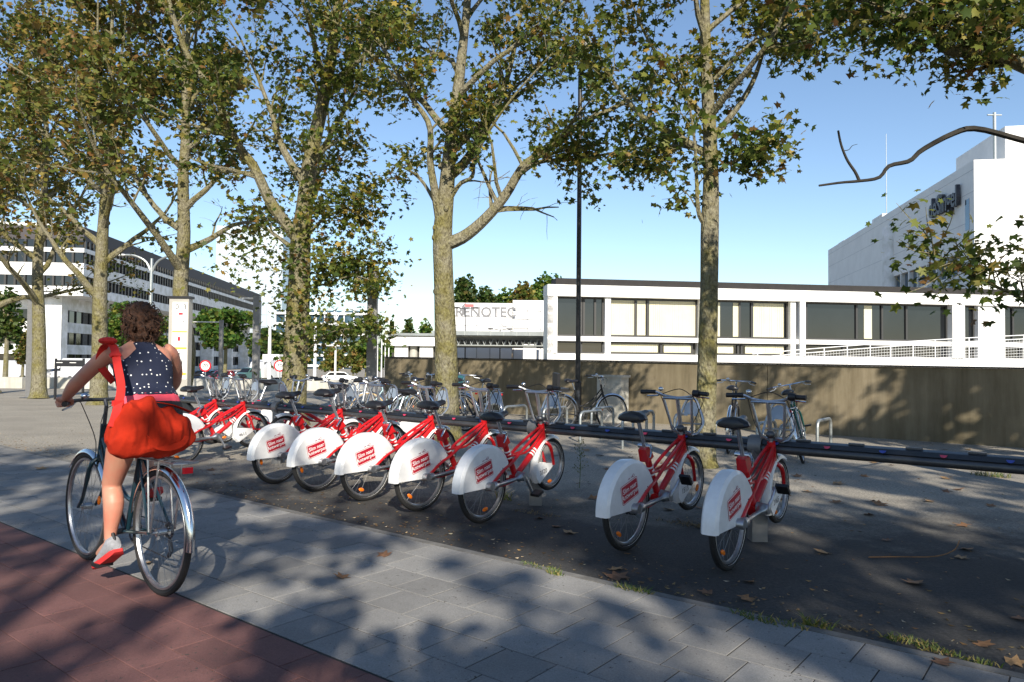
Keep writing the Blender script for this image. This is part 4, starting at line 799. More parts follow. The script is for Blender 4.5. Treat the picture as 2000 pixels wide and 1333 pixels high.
# local bag space: x forward, y left, z up from the bag's base
b = MB(); ribbon(b, [(-.085, -.16, .17), (-.118, -.12, .10), (-.126, -.02, .075), (-.122, .08, .11), (-.098, .13, .21), (-.06, .14, .285)], .034, (0, .5, 1)); b.build('carry_handle', M['bag'], bag)
b = MB(); ribbon(b, [(-.05, -.20, .255), (-.02, -.08, .305), (0, .06, .315), (.0, .2, .24)], .05, (1, 0, 0)); b.build('bag_flap_seam', M['bag'], bag)
b = MB(); ribbon(b, [(-.02, .235, .20), (-.005, .20, .30), (.06, .145, .40), (.15, .115, .52), (.215, .095, .605), (.28, .085, .640), (.36, .08, .61), (.40, .07, .52), (.38, 0, .42)], .042, (.3, 1, 0)); st_ = b.build('strap', M['strap'], bag)
b = MB(); b.box((.012, .188, .32), (.022, .055, .03), 0); b.box((.19, .105, .575), (.02, .056, .022), 0, Matrix.Translation((.19, .105, .575)) @ Matrix.Rotation(.7, 4, 'Y') @ Matrix.Translation((-.19, -.105, -.575))); b.build('strap_slider', M['strap'], st_)
b = MB(); b.ell((.275, .10, .655), (.045, .05, .022), 12, 8); b.build('shoulder_pad', M['strap'], st_)
b = MB(); b.tube([(-.005, .215, .255), (-.012, .225, .215)], .009, 6); b.build('snap_hook', M['chrome'], st_)
# ------------------------------------------------------------------ street furniture near the trees
def ap(px, py, Y): return at(px, py, Y)
col_ = empty('information_column', (-7.45, 16.6, 0), 0, 'tall pale grey stop column marked 013 with a white timetable panel', 'information column')
b = MB(); b.box((0, 0, 1.33), (.44, .20, 2.66)); b.box((0, 0, .06), (.62, .42, .12)); b.box((.0, 0, .22), (.52, .30, .22), 0, None, .88); b.build('column_body', mat('column_grey', (.42, .40, .36), .45, .2, .1, 3), col_, smooth=False)
b = MB(); b.box((0, 0, 2.69), (.50, .25, .05)); b.build('column_cap', M['black'], col_, smooth=False)
b = MB(); b.box((.03, -.104, 1.72), (.335, .012, 1.72)); pn = b.build('timetable_panel', mat('panel_white', (.82, .82, .80), .3), col_, smooth=False)
for z, h in ((1.92, .035), (1.55, .05), (.98, .06)): b = MB(); b.box((.03, -.1125, z), (.325, .006, h)); b.build('yellow_stripe', mat('panel_yellow', (.75, .45, .07), .5), pn, smooth=False)
for x, z, w_, h, m in ((.05, 2.32, .09, .045, 'sticker'), (.02, 1.76, .055, .09, 'sticker'), (.02, 1.40, .05, .10, 'ink'), (.10, 1.24, .02, .10, 'ink'), (.01, 1.10, .05, .11, 'ink'), (.12, 2.15, .02, .05, 'ink')): b = MB(); b.box((x, -.1125, z), (w_, .005, h)); b.build('printed_block', M[m], pn, smooth=False)
text('stop_number', '013', .17, M['ink'], (.05, -.1125, 2.47), (1, 0, 0), (0, 0, 1), pn, bold=.001)
def steel_post(px, Y, ztop, wd, label, arm=0):
    p = ap(px, 700, Y); t = empty('steel_post', (p.x, Y, gz(Y)), 0, label, 'post', 'grey steel posts around the square')
    b = MB(); b.box((0, 0, ztop/2), (wd, wd*.8, ztop)); b.build('shaft', M['post'], t, smooth=False)
    b = MB(); b.box((0, 0, .01), (wd*1.8, wd*1.8, .02)); b.box((0, 0, ztop+.01), (wd*1.05, wd*.85, .02)); b.build('plates', M['steel'], t, smooth=False)
    if arm: b = MB(); b.box((arm/2, 0, ztop-.08), (abs(arm), .09, .045)); b.build('light_arm', mat('pale_lamp', (.6, .6, .58), .4), t, smooth=False)
steel_post(63, 23.8, 3.15, .24, 'broad grey steel post beside the maple and the black wayfinding sign', .0)
steel_post(501, 22.5, 3.25, .19, 'grey steel post rising behind the docked bikes, left of the thick maple', -.5)
steel_post(432, 34, 3.1, .16, 'thin grey steel post in front of the bright green street tree', -1.3)
steel_post(727, 15.6, 3.3, .20, 'dark grey steel post between the thick maple and the concrete wall', 0)
sg = empty('wayfinding_sign', ap(137, 700, 23.0)*1.0, 0, 'black two-legged wayfinding sign board between two maples', 'sign'); sg.location.z = 0
for x in (-.42, .44): b = MB(); b.box((x, 0, .64), (.055, .055, 1.28)); b.build('leg', M['black'], sg, smooth=False)
b = MB(); b.box((.01, 0, 1.13), (.80, .04, .20)); bd = b.build('board', M['black'], sg, smooth=False)
for x in (-.30, .12): b = MB(); b.box((x, -.024, 1.15), (.20, .006, .018)); b.build('board_lettering', M['bolt'], bd, smooth=False)
# black lamp post before the wall
lp = empty('lamp_post', gpx(1131, 829), 0, 'tall slim black lamp post standing before the concrete wall', 'lamp post')
b = MB(); b.tube([(0, 0, 0), (0, 0, .9), (0, 0, .92), (0, 0, 7.6)], [.075, .075, .056, .045], 14); b.build('mast', M['black'], lp)
b = MB(); b.tube([(0, 0, 7.5), (.0, -.5, 7.75)], .03, 8); b.box((0, -.75, 7.78), (.22, .6, .09)); b.build('lamp_head', M['black'], lp)
b = MB(); b.box((0, -.078, .55), (.07, .012, .35)); b.build('hatch', M['steel'], lp, smooth=False)
bx_ = empty('utility_cabinet', gpx(1045, 800)*1.0, ANG, 'small grey cabinet against the concrete wall', 'cabinet'); bx_.location = nd(14.45, 8.6)
b = MB(); b.box((0, 0, .50), (.62, .34, 1.0)); b.build('cabinet_body', LOWC, bx_, smooth=False); b = MB(); b.box((0, 0, 1.02), (.68, .40, .05)); b.build('cabinet_lid', LOWC, bx_, smooth=False)
# double-armed street lamp, white light masts, flagpoles
def mast(px, Y, h, r, label, cat='street lamp', nm='street_lamp', arms=(), m=None, group=None):
    p = ap(px, 700, Y); t = empty(nm, (p.x, Y, gz(Y)), 0, label, cat, group); b = MB(); b.tube([(0, 0, 0), (0, 0, h*.45), (0, 0, h)], [r, r*.85, r*.5], 10); b.build('mast', m or M['galv'], t)
    for s in arms:
        b = MB(); b.tube(resample([(0, 0, h-.9), (s*.35, 0, h-.2), (s*1.0, 0, h+.15), (s*1.6, 0, h+.2)], 10), r*.42, 8); a_ = b.build('arm', m or M['galv'], t); b = MB(); b.ell((s*1.9, 0, h+.2), (.40, .12, .07), 10, 6); b.build('luminaire', M['bolt'], a_)
WM = mat('white_mast', (.72, .73, .74), .4)
mast(293, 45, 7.6, .17, 'double-armed street lamp rising behind the cyclist\'s head', arms=(-1, 1))
mast(527, 60, 6.7, .16, 'white light mast beside the white lorry', m=WM); mast(616, 62, 7.6, .15, 'white light mast right of the thick maple', m=WM, arms=(1,)); mast(656, 75, 7.4, .12, 'thin white mast before the glass building', m=WM, arms=(1,))
for px in (733, 738, 746, 753, 760, 771): mast(px, 58+(px % 5), 6.6, .055, 'slim white flagpole in the cluster beside the wall\'s end', 'flagpole', 'flagpole', m=WM, group='white flagpoles at the end of the wall')
for px, Y in ((403, 72), (548, 70)):
    p = ap(px, 715, Y); t = empty('speed_sign', (p.x, Y, gz(Y)), 0, 'round red-ringed 70 speed sign ' + ('by the red parked car' if px < 500 else 'by the white lorry'), 'road sign'); zc = p.z-gz(Y)
    b = MB(); b.tube([(0, 0, 0), (0, 0, zc+.4)], .04, 8); b.build('sign_post', M['galv'], t); disc = lambda r, y, m, n: (lambda q: q.build(n, m, t, smooth=False))(MB().prism([(r*math.cos(a*.2618), r*math.sin(a*.2618)) for a in range(24)], .02, (0, y, zc), (1, 0, 0), (0, 0, 1), (0, 1, 0)))
    disc(.56, -.07, M['redlens'], 'sign_rim'); disc(.42, -.095, M['bolt'], 'sign_face'); text('sign_number', '70', .52, M['ink'], (0, -.10, zc), (1, 0, 0), (0, 0, 1), t, bold=.012)
# low planter wall, verge and road on the far left
lw = empty('low_planter_wall', (-22, 30.5, 0), 0, 'long low pale concrete planter wall edging the square', 'wall')
for k in range(9): b = MB(); b.box((-16+k*5.0, k*.25, .20), (4.98, .45, .50)); b.build('wall_block', LOWC, lw, smooth=False)
b = MB(); b.add([(-80, 33.5, gz(33.5)+.012), (2, 36.5, gz(36.5)+.012), (2, 44, gz(44)+.012), (-80, 41, gz(41)+.012)], [(0, 1, 2, 3)]); vg = b.build('verge', mat('dry_verge', (.34, .27, .15), .95, 0, .5, 1.2, col2=(.13, .17, .05)), kind='structure')
# ------------------------------------------------------------------ parked vehicles
def car(px, Y, rz, paint, label, L=4.3, H=1.46, kind='car', wd=1.76):
    p = ap(px, 720, Y); t = empty('parked_' + kind, (p.x, Y, gz(Y)), rz, label, kind if kind != 'lorry' else 'truck', 'vehicles parked across the square'); h = H
    if kind == 'car': prof = [(-.5, .30), (-.495, .62), (-.47, .66), (-.40, .70), (-.30, .98), (-.05, 1.0), (.10, .97), (.24, .68), (.42, .60), (.49, .52), (.5, .28)]
    elif kind == 'van': prof = [(-.5, .2), (-.5, .93), (-.47, 1.0), (.22, 1.0), (.30, .95), (.40, .56), (.48, .48), (.5, .20)]
    else: prof = [(.12, .16), (.12, .72), (.15, .80), (.40, .80), (.47, .70), (.5, .38), (.5, .16)]
    def shell(pr, w0, w1, zt=.66):
        b = MB(); secs = []
        for s, k in ((-1, w0), (1, w0)): pass
        n = len(pr); vs = []
        for y in (-1, -.94, .94, 1):
            for x, z in pr:
                nar = (w1 if z > zt else 1.0); e = .97 if abs(y) == 1 else 1.0
                vs.append((x*L*e, y*wd/2*nar, z*h*(1 if abs(y) < 1 else .985)+(0 if abs(y) < 1 else .01)))
        fs = []
        for j in range(3):
            for i in range(n): fs.append((j*n+i, j*n+(i+1) % n, (j+1)*n+(i+1) % n, (j+1)*n+i))
        fs += [tuple(range(n-1, -1, -1)), tuple(range(3*n, 4*n))]; return b.add(vs, fs)
    shell(prof, 1, .82).build('body', paint, t)
    if kind == 'car':
        for s in (-1, 1): b = MB(); b.prism([(-.37*L, .70*h), (-.285*L, .94*h), (-.05*L, .955*h), (.095*L, .93*h), (.215*L, .69*h)], .012, (0, s*(wd/2*.825), 0), (1, 0, 0), (0, 0, 1), (0, s, 0)); b.build('side_windows', GLASS, t, smooth=False)
        b = MB(); b.add([(.245*L+.02, -.66, .69*h), (.245*L+.02, .66, .69*h), (.112*L+.02, .58, .955*h), (.112*L+.02, -.58, .955*h)], [(0, 1, 2, 3)]); b.build('windscreen', GLASS, t, smooth=False)
        b = MB(); b.add([(-.405*L-.02, -.66, .71*h), (-.405*L-.02, .66, .71*h), (-.31*L-.02, .58, .96*h), (-.31*L-.02, -.58, .96*h)], [(0, 1, 2, 3)]); b.build('rear_window', GLASS, t, smooth=False)
    else:
        x0 = .30 if kind == 'van' else .42
        b = MB(); b.add([(.41*L, -.72, .58*h), (.41*L, .72, .58*h), (.315*L, .66, .93*h), (.315*L, -.66, .93*h)] if kind == 'van' else [(.482*L, -.8, .48*h), (.482*L, .8, .48*h), (.45*L, .74, .74*h), (.45*L, -.74, .74*h)], [(0, 1, 2, 3)]); b.build('windscreen', GLASS, t, smooth=False)
        for s in (-1, 1): b = MB(); b.box(((.30 if kind == 'van' else .40)*L, s*(wd/2*.83+.03), (.76 if kind == 'van' else .6)*h), (.12*L, .02, .22*h)); b.build('side_windows', GLASS, t, smooth=False)
    if kind == 'lorry': b = MB(); b.box((-.20*L, 0, .58*h), (.60*L, wd*1.05, .84*h)); b.build('cargo_box', WHITE_P, t, smooth=False)
    for x in (-.31, .31):
        for s in (-1, 1):
            rw = .32 if kind != 'lorry' else .45; b = MB(); b.tube([(x*L, s*wd/2*.80, rw), (x*L, s*wd/2*1.01, rw)], rw, 18); w_ = b.build('wheel', M['rubber'], t); b = MB(); b.tube([(x*L, s*wd/2*.98, rw), (x*L, s*wd/2*1.025, rw)], rw*.6, 12); b.build('hubcap', M['silver'], w_)
    for s in (-1, 1): b = MB(); b.box((.488*L, s*wd*.36, (.50 if kind == 'car' else .40)*h), (.06, .28, .13)); b.build('headlight', M['chrome'], t, smooth=False); b = MB(); b.box((-.492*L, s*wd*.38, (.60 if kind == 'car' else .45)*h), (.05, .18, .16)); b.build('tail_light', M['redlens'], t, smooth=False)
    return t
PB = lambda n, c: mat('car_'+n, c, .3, .3, coat=.6)
car(4, 74, -2.3, PB('white', (.75, .75, .75)), 'white van cut off behind the last maple', 5.2, 2.1, 'van', 1.9); car(36, 76, -2.4, PB('silver', (.45, .47, .48)), 'silver hatchback parked beside the white van'); car(62, 79, -2.4, PB('grey', (.2, .21, .22)), 'grey car parked behind the post and maple')
car(110, 82, -2.2, PB('blue', (.02, .05, .11)), 'dark blue car parked behind the wayfinding sign', 4.2); car(137, 80, -2.2, PB('white', (.75, .75, .75)), 'white off-roader parked behind the wayfinding sign', 4.3, 1.75); car(185, 78, -.1, PB('white', (.75, .75, .75)), 'white delivery van half hidden behind a maple', 6.2, 2.5, 'van', 2.0)
car(385, 92, -2.1, PB('navy', (.015, .025, .05)), 'navy car parked right of the information column'); car(412, 97, -2.1, PB('blue2', (.03, .09, .16)), 'blue car parked under the bright green tree'); car(437, 90, -1.7, PB('red', (.40, .015, .03)), 'red car parked behind the thin steel post', 4.2); car(462, 95, -2.0, PB('silver', (.45, .47, .48)), 'silver car parked beside the red one')
car(488, 93, -1.9, PB('green', (.10, .20, .18)), 'pale green off-roader parked beside the steel post', 4.2, 1.85); car(508, 96, -1.9, PB('black', (.02, .02, .022)), 'black car parked beside the white lorry'); car(537, 98, -1.85, PB('white', (.75, .75, .75)), 'white box lorry parked left of the thick maple', 8.0, 3.6, 'lorry', 2.4); car(668, 88, .15, PB('white', (.75, .75, .75)), 'white car passing before the far glass building', 4.4)
# ------------------------------------------------------------------ white pavilion behind the wall
PA = Vector((1.88, 40, 0)); PU = Vector((.990, .138, 0)).normalized(); PN = Vector((.138, -.990, 0)).normalized()
def ps(px): k = (px-1000)/1444; return (40*k-1.88)/(.99-.138*k)
pav = empty('pavilion', PA, math.atan2(PU.y, PU.x), 'long low white pavilion with a black flat roof and wide windows behind the wall', 'building')
def pbox(b, s0, s1, y0, y1, z0, z1): return b.box(((s0+s1)/2, (y0+y1)/2, (z0+z1)/2), (s1-s0, y1-y0, z1-z0))
SE = 36.0
pbox(MB(), .33, SE, .55, 1.0, -.3, 4.85).build('inner_front', mat('interior_dark', (.05, .05, .045), .9), pav, smooth=False)
pbox(MB(), 2.2, SE, 1.0, 9, -.3, 4.85).build('inner_block', mat('interior_dark', (.05, .05, .045), .9), pav, smooth=False)
pbox(MB(), 0, .32, -.2, 1.02, -.3, 4.879).build('end_wall', WHITE_C, pav, smooth=False)
pbox(MB(), -.02, SE, -.25, 1.05, 4.88, 5.50).build('fascia', WHITE_C, pav, smooth=False)
pbox(MB(), 2.2, SE, 1.06, 9.2, 4.88, 5.498).build('roof_slab', WHITE_C, pav, smooth=False)
pbox(MB(), .45, SE, -.12, 1.2, 5.505, 5.86).build('roof_edge', ROOFD, pav, smooth=False)
pbox(MB(), 2.6, SE, 1.21, 9.0, 5.505, 5.85).build('roof', ROOFD, pav, smooth=False)
pbox(MB(), ps(1087), SE, -.06, .5, 2.46, 2.72).build('spandrel_beam', WHITE_C, pav, smooth=False)
pbox(MB(), 0, SE, -.10, .6, -.3, 1.78).build('plinth', WHITE_C, pav, smooth=False)
for a, c in ((1068, 1087), (1181, 1192), (1365, 1376), (1543, 1553), (1559, 1570), (1856, 1880), (1909, 1961)):
    b = MB(); pbox(b, ps(a), ps(c), -.20 if a in (1068, 1559, 1856) else -.08, .56, 1.781, 4.879); b.build('column', WHITE_C, pav, smooth=False)
def window(a, c, z0, z1, mull, blind, sash=()):
    s0, s1 = ps(a), ps(c); b = MB(); pbox(b, s0+.05, s1-.05, .30, .33, z0+.05, z1-.05); w_ = b.build('window', GLASS, pav, smooth=False)
    b = MB()
    for (x0, x1, za, zb) in ((s0, s1, z0, z0+.09), (s0, s1, z1-.08, z1), (s0, s0+.09, z0+.09, z1-.08), (s1-.09, s1, z0+.09, z1-.08)): pbox(b, x0, x1, .22, .36, za, zb)
    for m_ in mull: x = ps(m_); pbox(b, x-.055, x+.055, .21, .35, z0+.09, z1-.08)
    b.build('frame', FRAME, w_, smooth=False)
    for (ba, bc) in blind:                      # vertical blinds hang right behind the glass as single slats
        x = ps(ba)+.12; xe = ps(bc)-.12; b = MB(); rg = random.Random(int(ba))
        while x < xe:
            b.box((x+.055, .285, (z0+z1)/2), (.118, .008, z1-z0-.22), rg.uniform(-.12, .12)); x += .122
        b.build('blind', BLIND, w_, smooth=False)
U0, U1, L0, L1 = 2.73, 4.87, 1.785, 2.45
window(1087, 1181, U0, U1, (1137, 1142, 1164), ()); window(1192, 1365, U0, U1, (1243, 1267), ((1192, 1243), (1243, 1267), (1267, 1362))); window(1376, 1543, U0, U1, (1448, 1472), ((1378, 1412), (1432, 1448), (1472, 1536)))
window(1570, 1856, U0, U1, (1579, 1678, 1728, 1776), ((1690, 1712),)); window(1880, 1909, U0, U1, (1888,), ()); window(1961, 2080, U0, U1, (1985, 2030), ())
window(1087, 1181, L0, L1, (1137,), ()); window(1192, 1356, L0, L1, (1294,), ((1192, 1290), (1296, 1354))); window(1376, 1543, L0, L1, (1445, 1452), ((1376, 1440), (1456, 1536))); window(1570, 1856, L0, L1, (1652, 1662), ()); window(1880, 1909, L0, L1, (), ()); window(1961, 2080, L0, L1, (2000,), ())
b = MB(); pbox(b, 6.2, 7.0, 2, 3, 5.87, 6.05); pbox(b, 6.0, 7.2, 1.9, 3.1, 6.05, 6.10); b.build('roof_vent', LOWC, pav, smooth=False)
# ramp railing
rr = empty('ramp_railing', (16, 31, 0), 0, 'white ramp railing with mesh infill climbing before the pavilion', 'railing')
def rp(px, py, Y=31.0): return ap(px, py, Y)-Vector((16, 31, 0))
RA = [(1470, 692, 702), (1570, 683, 703), (1720, 671, 705), (1880, 661, 706), (2060, 652, 708)]
for dz in (0, .16): b = MB(); b.tube([rp(x, y)+Vector((0, 0, -dz)) for x, y, _ in RA], .02, 8); b.build('hand_rail', WM, rr)
for x in (1480, 1525, 1573, 1610, 1655, 1700, 1740, 1784, 1827, 1870, 1893, 1952, 2000, 2045):
    yt = np.interp(x, [r_[0] for r_ in RA], [r_[1] for r_ in RA]); b = MB(); p_ = rp(x, yt); b.tube([p_, (p_.x, p_.y, .4)], .024, 6); b.build('post', WM, rr)
b = MB()
for k in range(1, 7):
    b.tube([rp(x, y)+Vector((0, 0, -.16-.12*k)) for x, y, _ in RA], .007, 3)
x = 1480
while x < 2050: yt = np.interp(x, [r_[0] for r_ in RA], [r_[1] for r_ in RA]); p_ = rp(x, yt); b.tube([p_+Vector((0, 0, -.16)), (p_.x, p_.y, .6)], .006, 3); x += 5.5
b.build('mesh_infill', WM, rr)
# ------------------------------------------------------------------ the white tower block with the name on it
TC = Vector((37.6, 60, 0)); T1 = Vector((.18, .983, 0)).normalized(); T2 = Vector((.983, -.18, 0)).normalized(); HT = 18.15
tw = empty('white_tower_block', TC, 0, 'tall white block with dark deSingel lettering and a band of square windows', 'building')
def tb(q0, q1, w0, w1, z0, z1, name, m, par=None):
    c = [T1*q0+T2*w0, T1*q1+T2*w0, T1*q1+T2*w1, T1*q0+T2*w1]; b = MB(); b.add([p+Vector((0, 0, z0)) for p in c]+[p+Vector((0, 0, z1)) for p in c], [(3, 2, 1, 0), (4, 5, 6, 7), (0, 1, 5, 4), (1, 2, 6, 5), (2, 3, 7, 6), (3, 0, 4, 7)]); return b.build(name, m, par or tw, smooth=False)
tb(0, 49.5, 0, 45, 10.9, HT, 'upper_volume', WHITE_C); tb(20.5, 49.5, 0, 45, -2, 10.899, 'rear_volume', WHITE_C); tb(0, 3.0, 0, 45, -2, 10.899, 'front_pier', WHITE_C); tb(3.01, 20.49, 1.2, 45, -2, 10.898, 'recessed_wall', WHITE_C)
tb(3.01, 20.49, 0, 1.19, 7.4, 7.9, 'window_sill_beam', WHITE_P)
def tq(px): k = (px-1000)/1444; return (37.6-60*k)/(.983*k-.18)
for z in (13.2, 15.6, 17.4): tb(.02, 49.4, -.012, .01, z, z+.035, 'panel_joint', mat('joint_grey', (.42, .44, .47), .8))
for i in range(7):
    q0 = 3.1+i*2.45; wn = tb(q0+.25, q0+2.2, .35, .45, 9.1, 10.88, 'window', GLASSB); tb(q0, q0+.24, .0, 1.18, 7.91, 10.89, 'window_pier', WHITE_P); tb(q0+1.18, q0+1.26, .28, .349, 9.1, 10.88, 'mullion', FRAME, wn); tb(q0+.25, q0+2.2, .1, 1.1, 8.82, 9.08, 'ledge', WHITE_P, wn); tb(q0+.6, q0+2.2, .35, .45, 7.95, 8.8, 'low_window', GLASSB, wn)
b = MB(); q = tq(1741); c_ = T1*q; b.tube([c_+Vector((0, 0, -1)), c_+Vector((0, 0, 16.4))], .85, 18); b.build('round_pilaster', WHITE_P, tw)
tb(.9, 1.7, -.02, .03, 12.6, 15.2, 'slit_window', GLASSB); tb(1.0, 6.0, 44, 45.3, 9, 12, 'side_opening', GLASS)
tb(2.0, 12, 3.2, 30, HT+.01, 21.4, 'roof_house', WHITE_C); tb(26, 30, .6, 3, HT+.01, 18.9, 'roof_hatch', WHITE_P); tb(43, 46, .6, 3, HT+.01, 18.6, 'roof_hatch', WHITE_P)
b = MB(); p_ = T1*27.5+T2*1.5; b.tube([p_+Vector((0, 0, HT)), p_+Vector((0, 0, HT+10.5))], [.06, .03], 6); p_ = T1*2.5+T2*2.6; b.tube([p_+Vector((0, 0, HT)), p_+Vector((0, 0, HT+4.6))], .14, 6); b.tube([p_+Vector((-.6, 0, HT+4.4)), p_+Vector((.6, 0, HT+4.4))], .07, 6); b.build('antennas', M['galv'], tw)
qa, qb = tq(1881), tq(1824)
text('name_lettering', 'deSingel', 2.45, M['ink'], T1*((qa+qb)/2)+T2*-.25+Vector((0, 0, 15.75)), -T1, (0, 0, 1), tw, depth=.16, bold=.05, sx=.80)
# ------------------------------------------------------------------ sheeted building with the company name, open canopy, low annex
rn = empty('sheeted_building', ap(975, 700, 60)*1.0, 0, 'building wrapped in white sheeting with the word RENOTEC and scaffold lines', 'building'); rn.location.z = -.8; rx = rn.location.x
def wx(px, Y): return (px-1000)/1444*Y
def zz(py, Y, px=975): return 1.34+(705.5+.01*(px-1000)-py)/1444*Y
SHEET = mat('white_sheeting', (.80, .80, .80), .6, 0, .05, .5, .3, 3)
b = MB(); b.box(((wx(885, 60)+wx(1000, 60))/2-rx, 3, 3.45), (wx(1000, 60)-wx(885, 60), 6, 6.75)); b.build('sheet_wall', SHEET, rn, smooth=False)
b = MB(); b.box(((wx(1001, 60)+wx(1100, 60))/2-rx, 3.2, 3.6), (wx(1100, 60)-wx(1001, 60), 6, 7.0)); b.build('sheet_wall', SHEET, rn, smooth=False)
b = MB()
for px in (892, 931, 957, 1003, 1030, 1056): b.tube([(wx(px, 60)-rx, -.03 if px < 1000 else .17, .2), (wx(px, 60)-rx, -.03 if px < 1000 else .17, 6.6)], .022, 5)
for py in (618, 636, 655): b.tube([(wx(888, 60)-rx, -.03, zz(py, 60)+.8), (wx(1000, 60)-rx, -.03, zz(py+2, 60)+.8)], .018, 5)
for py in (606, 623, 641): b.tube([(wx(1003, 60)-rx, .17, zz(py, 60)+.8), (wx(1056, 60)-rx, .17, zz(py+1, 60)+.8)], .022, 5)
b.tube([(wx(978, 60)-rx, -.03, zz(633, 60)+.8), (wx(1003, 60)-rx, -.03, zz(650, 60)+.8)], .022, 5); b.tube([(wx(990, 60)-rx, -.03, zz(604, 60)+.8), (wx(1003, 60)-rx, -.03, zz(613, 60)+.8)], .022, 5); b.build('scaffold_tubes', mat('scaffold_grey', (.22, .22, .23), .5), rn)
GL = mat('sheet_print_grey', (.17, .17, .18), .7); text('sheet_lettering', 'RENOTEC', 1.12, GL, (wx(948, 60)-rx, -.02, zz(611, 60)+.8), (1, 0, 0), (0, 0, 1), rn, bold=.025, sx=.98)
b = MB(); b.box((wx(916, 60)-rx, -.015, zz(597.5, 60)+.8), (.72, .02, .22)); b.build('sheet_logo', mat('sheet_print_red', (.62, .12, .12), .7), rn, smooth=False); b = MB(); b.prism([(-.32, 0), (-.1, .0), (-.1, .75), (.05, .95), (-.1, .95), (-.32, .7)], .02, (wx(909, 60)-rx, -.02, zz(616, 60)+.8), (1, 0, 0), (0, 0, 1), (0, 1, 0)); b.build('sheet_logo', GL, rn, smooth=False)
cn = empty('open_canopy', (wx(980, 50), 50, -.6), 0, 'grey open canopy roof carried on zigzag trusses beside the pavilion', 'canopy'); cx = cn.location.x; x0, x1 = wx(845, 50)-cx, wx(1072, 50)-cx
b = MB(); b.box(((x0+x1)/2, 4, 3.78), (x1-x0, 9, .28)); b.build('roof_deck', mat('zinc', (.30, .33, .34), .4, .6, .2, 2), cn, smooth=False)
for r_ in range(4):
    b = MB(); y = .2+r_*2.2; n = 18
    b.tube([(x0, y, 3.6), (x1, y, 3.6)], .05, 6); b.tube([(x0, y, 2.98), (x1, y, 2.98)], .05, 6)
    for i in range(n): xa = x0+(x1-x0)*i/n; xb = x0+(x1-x0)*(i+1)/n; b.tube([(xa, y, 2.98), ((xa+xb)/2, y, 3.6), (xb, y, 2.98)], .032, 5)
    b.build('truss', M['galv'], cn)
b = MB(); b.box(((x0+x1)/2, 8.4, 3.3), (x1-x0, .1, .7)); b.build('rear_beam', M['steel'], cn, smooth=False)
for i in range(9): b = MB(); xx = x0+(x1-x0)*(i+.5)/9; b.box((xx, -.52, 3.78), (.05, .05, .30)); b.build('gutter_bracket', M['galv'], cn, smooth=False)
for px in (1035, 852): b = MB(); b.box((wx(px, 50)-cx, .6, 1.55), (.9, .5, 3.1)); b.build('canopy_support', WHITE_C, cn, smooth=False)
for px, Y, h in ((909, 56, 5.9), (977, 57, 4.4)):
    b_ = mast(px, Y, h, .06, 'slim dark floodlight mast before the white sheeting, ' + ('the taller one' if px < 950 else 'the shorter one'), 'lamp post', 'floodlight_mast', m=M['steel'])
    o = [q for q in COL.objects if q.name.startswith('floodlight_mast')][-1]
    for s in (-1, 1): b = MB(); b.tube([(0, 0, h-.1), (s*.8, 0, h+.05)], .03, 6); b.box((s*.75, 0, h+.0), (.38, .2, .12)); b.build('floodlight', M['black'], o)
an = empty('low_annex', (wx(815, 47), 47, -.4), 0, 'low white annex with a zinc roof edge at the end of the wall', 'building')
b = MB(); b.box((0, 3, 2.95), (3.6, 6, .62)); b.build('fascia', WHITE_C, an, smooth=False); b = MB(); b.box((0, 3, 3.36), (3.8, 6.3, .16)); b.build('roof_edge', mat('zinc', (.3, .33, .34)), an, smooth=False); b = MB(); b.box((0, 3.4, 1.3), (3.4, 5.6, 2.66)); b.build('annex_wall', mat('interior_dark', (.05, .05, .045)), an, smooth=False)
for x in (-1.05, .55): b = MB(); b.box((x, .45, 1.3), (.85, .4, 2.66)); b.build('pillar', WHITE_C, an, smooth=False); b = MB(); b.tube([(x+.75, .6, 0), (x+.75, .6, 2.62)], .25, 14); b.build('round_pillar', LOWC, an)
# ------------------------------------------------------------------ office block on the left
OU = Vector((-.108, .994, 0)).normalized(); OV = Vector((-.994, -.108, 0)).normalized(); OC = Vector((-64.6, 111, -1.7))
ob_ = empty('office_block', OC, 0, 'large white office block with long dark ribbon windows receding behind the trees', 'building')
def obx(u0, u1, v0, v1, z0, z1, name, m, par=None):
    c = [OU*u0+OV*v0, OU*u1+OV*v0, OU*u1+OV*v1, OU*u0+OV*v1]; b = MB(); b.add([p+Vector((0, 0, z0)) for p in c]+[p+Vector((0, 0, z1)) for p in c], [(3, 2, 1, 0), (4, 5, 6, 7), (0, 1, 5, 4), (1, 2, 6, 5), (2, 3, 7, 6), (3, 0, 4, 7)]); return b.build(name, m, par or ob_, smooth=False)
LU = 117; DKR = mat('slate_cladding', (.055, .05, .055), .7)
obx(5.2, LU, 5.4, 57, 0, 12.1, 'lower_core', mat('interior_dark', (.05, .05, .045)))
obx(.5, LU, .5, 60, 12.25, 20.6, 'core', mat('interior_dark', (.05, .05, .045)))
bands = [(12.2, 13.6), (15.2, 17.1), (18.75, 19.4)]
for z0, z1 in bands: obx(0, LU, 0, 60, z0, z1, 'white_band', WHITE_P)
obx(.1, LU, .1, 60, 20.55, 22.6, 'attic', DKR)
for z0, z1 in ((13.61, 15.19), (17.11, 18.74), (19.41, 20.54)):
    rw = obx(.2, LU-.2, .2, 59, z0, z1, 'ribbon_window', GLASS); b = MB(); u = .6
    while u < LU: c_ = OU*u+OV*.10; b.beam(c_+Vector((0, 0, z0)), c_+Vector((0, 0, z1)), .30, .24, tuple(OV)); u += 1.35
    v = 1.6
    while v < 58: c_ = OU*.10+OV*v; b.beam(c_+Vector((0, 0, z0)), c_+Vector((0, 0, z1)), .24, .30, tuple(OV)); v += 1.35
    m_ = b.build('mullions', FRAME, rw, smooth=False); m_['kind'] = 'stuff'
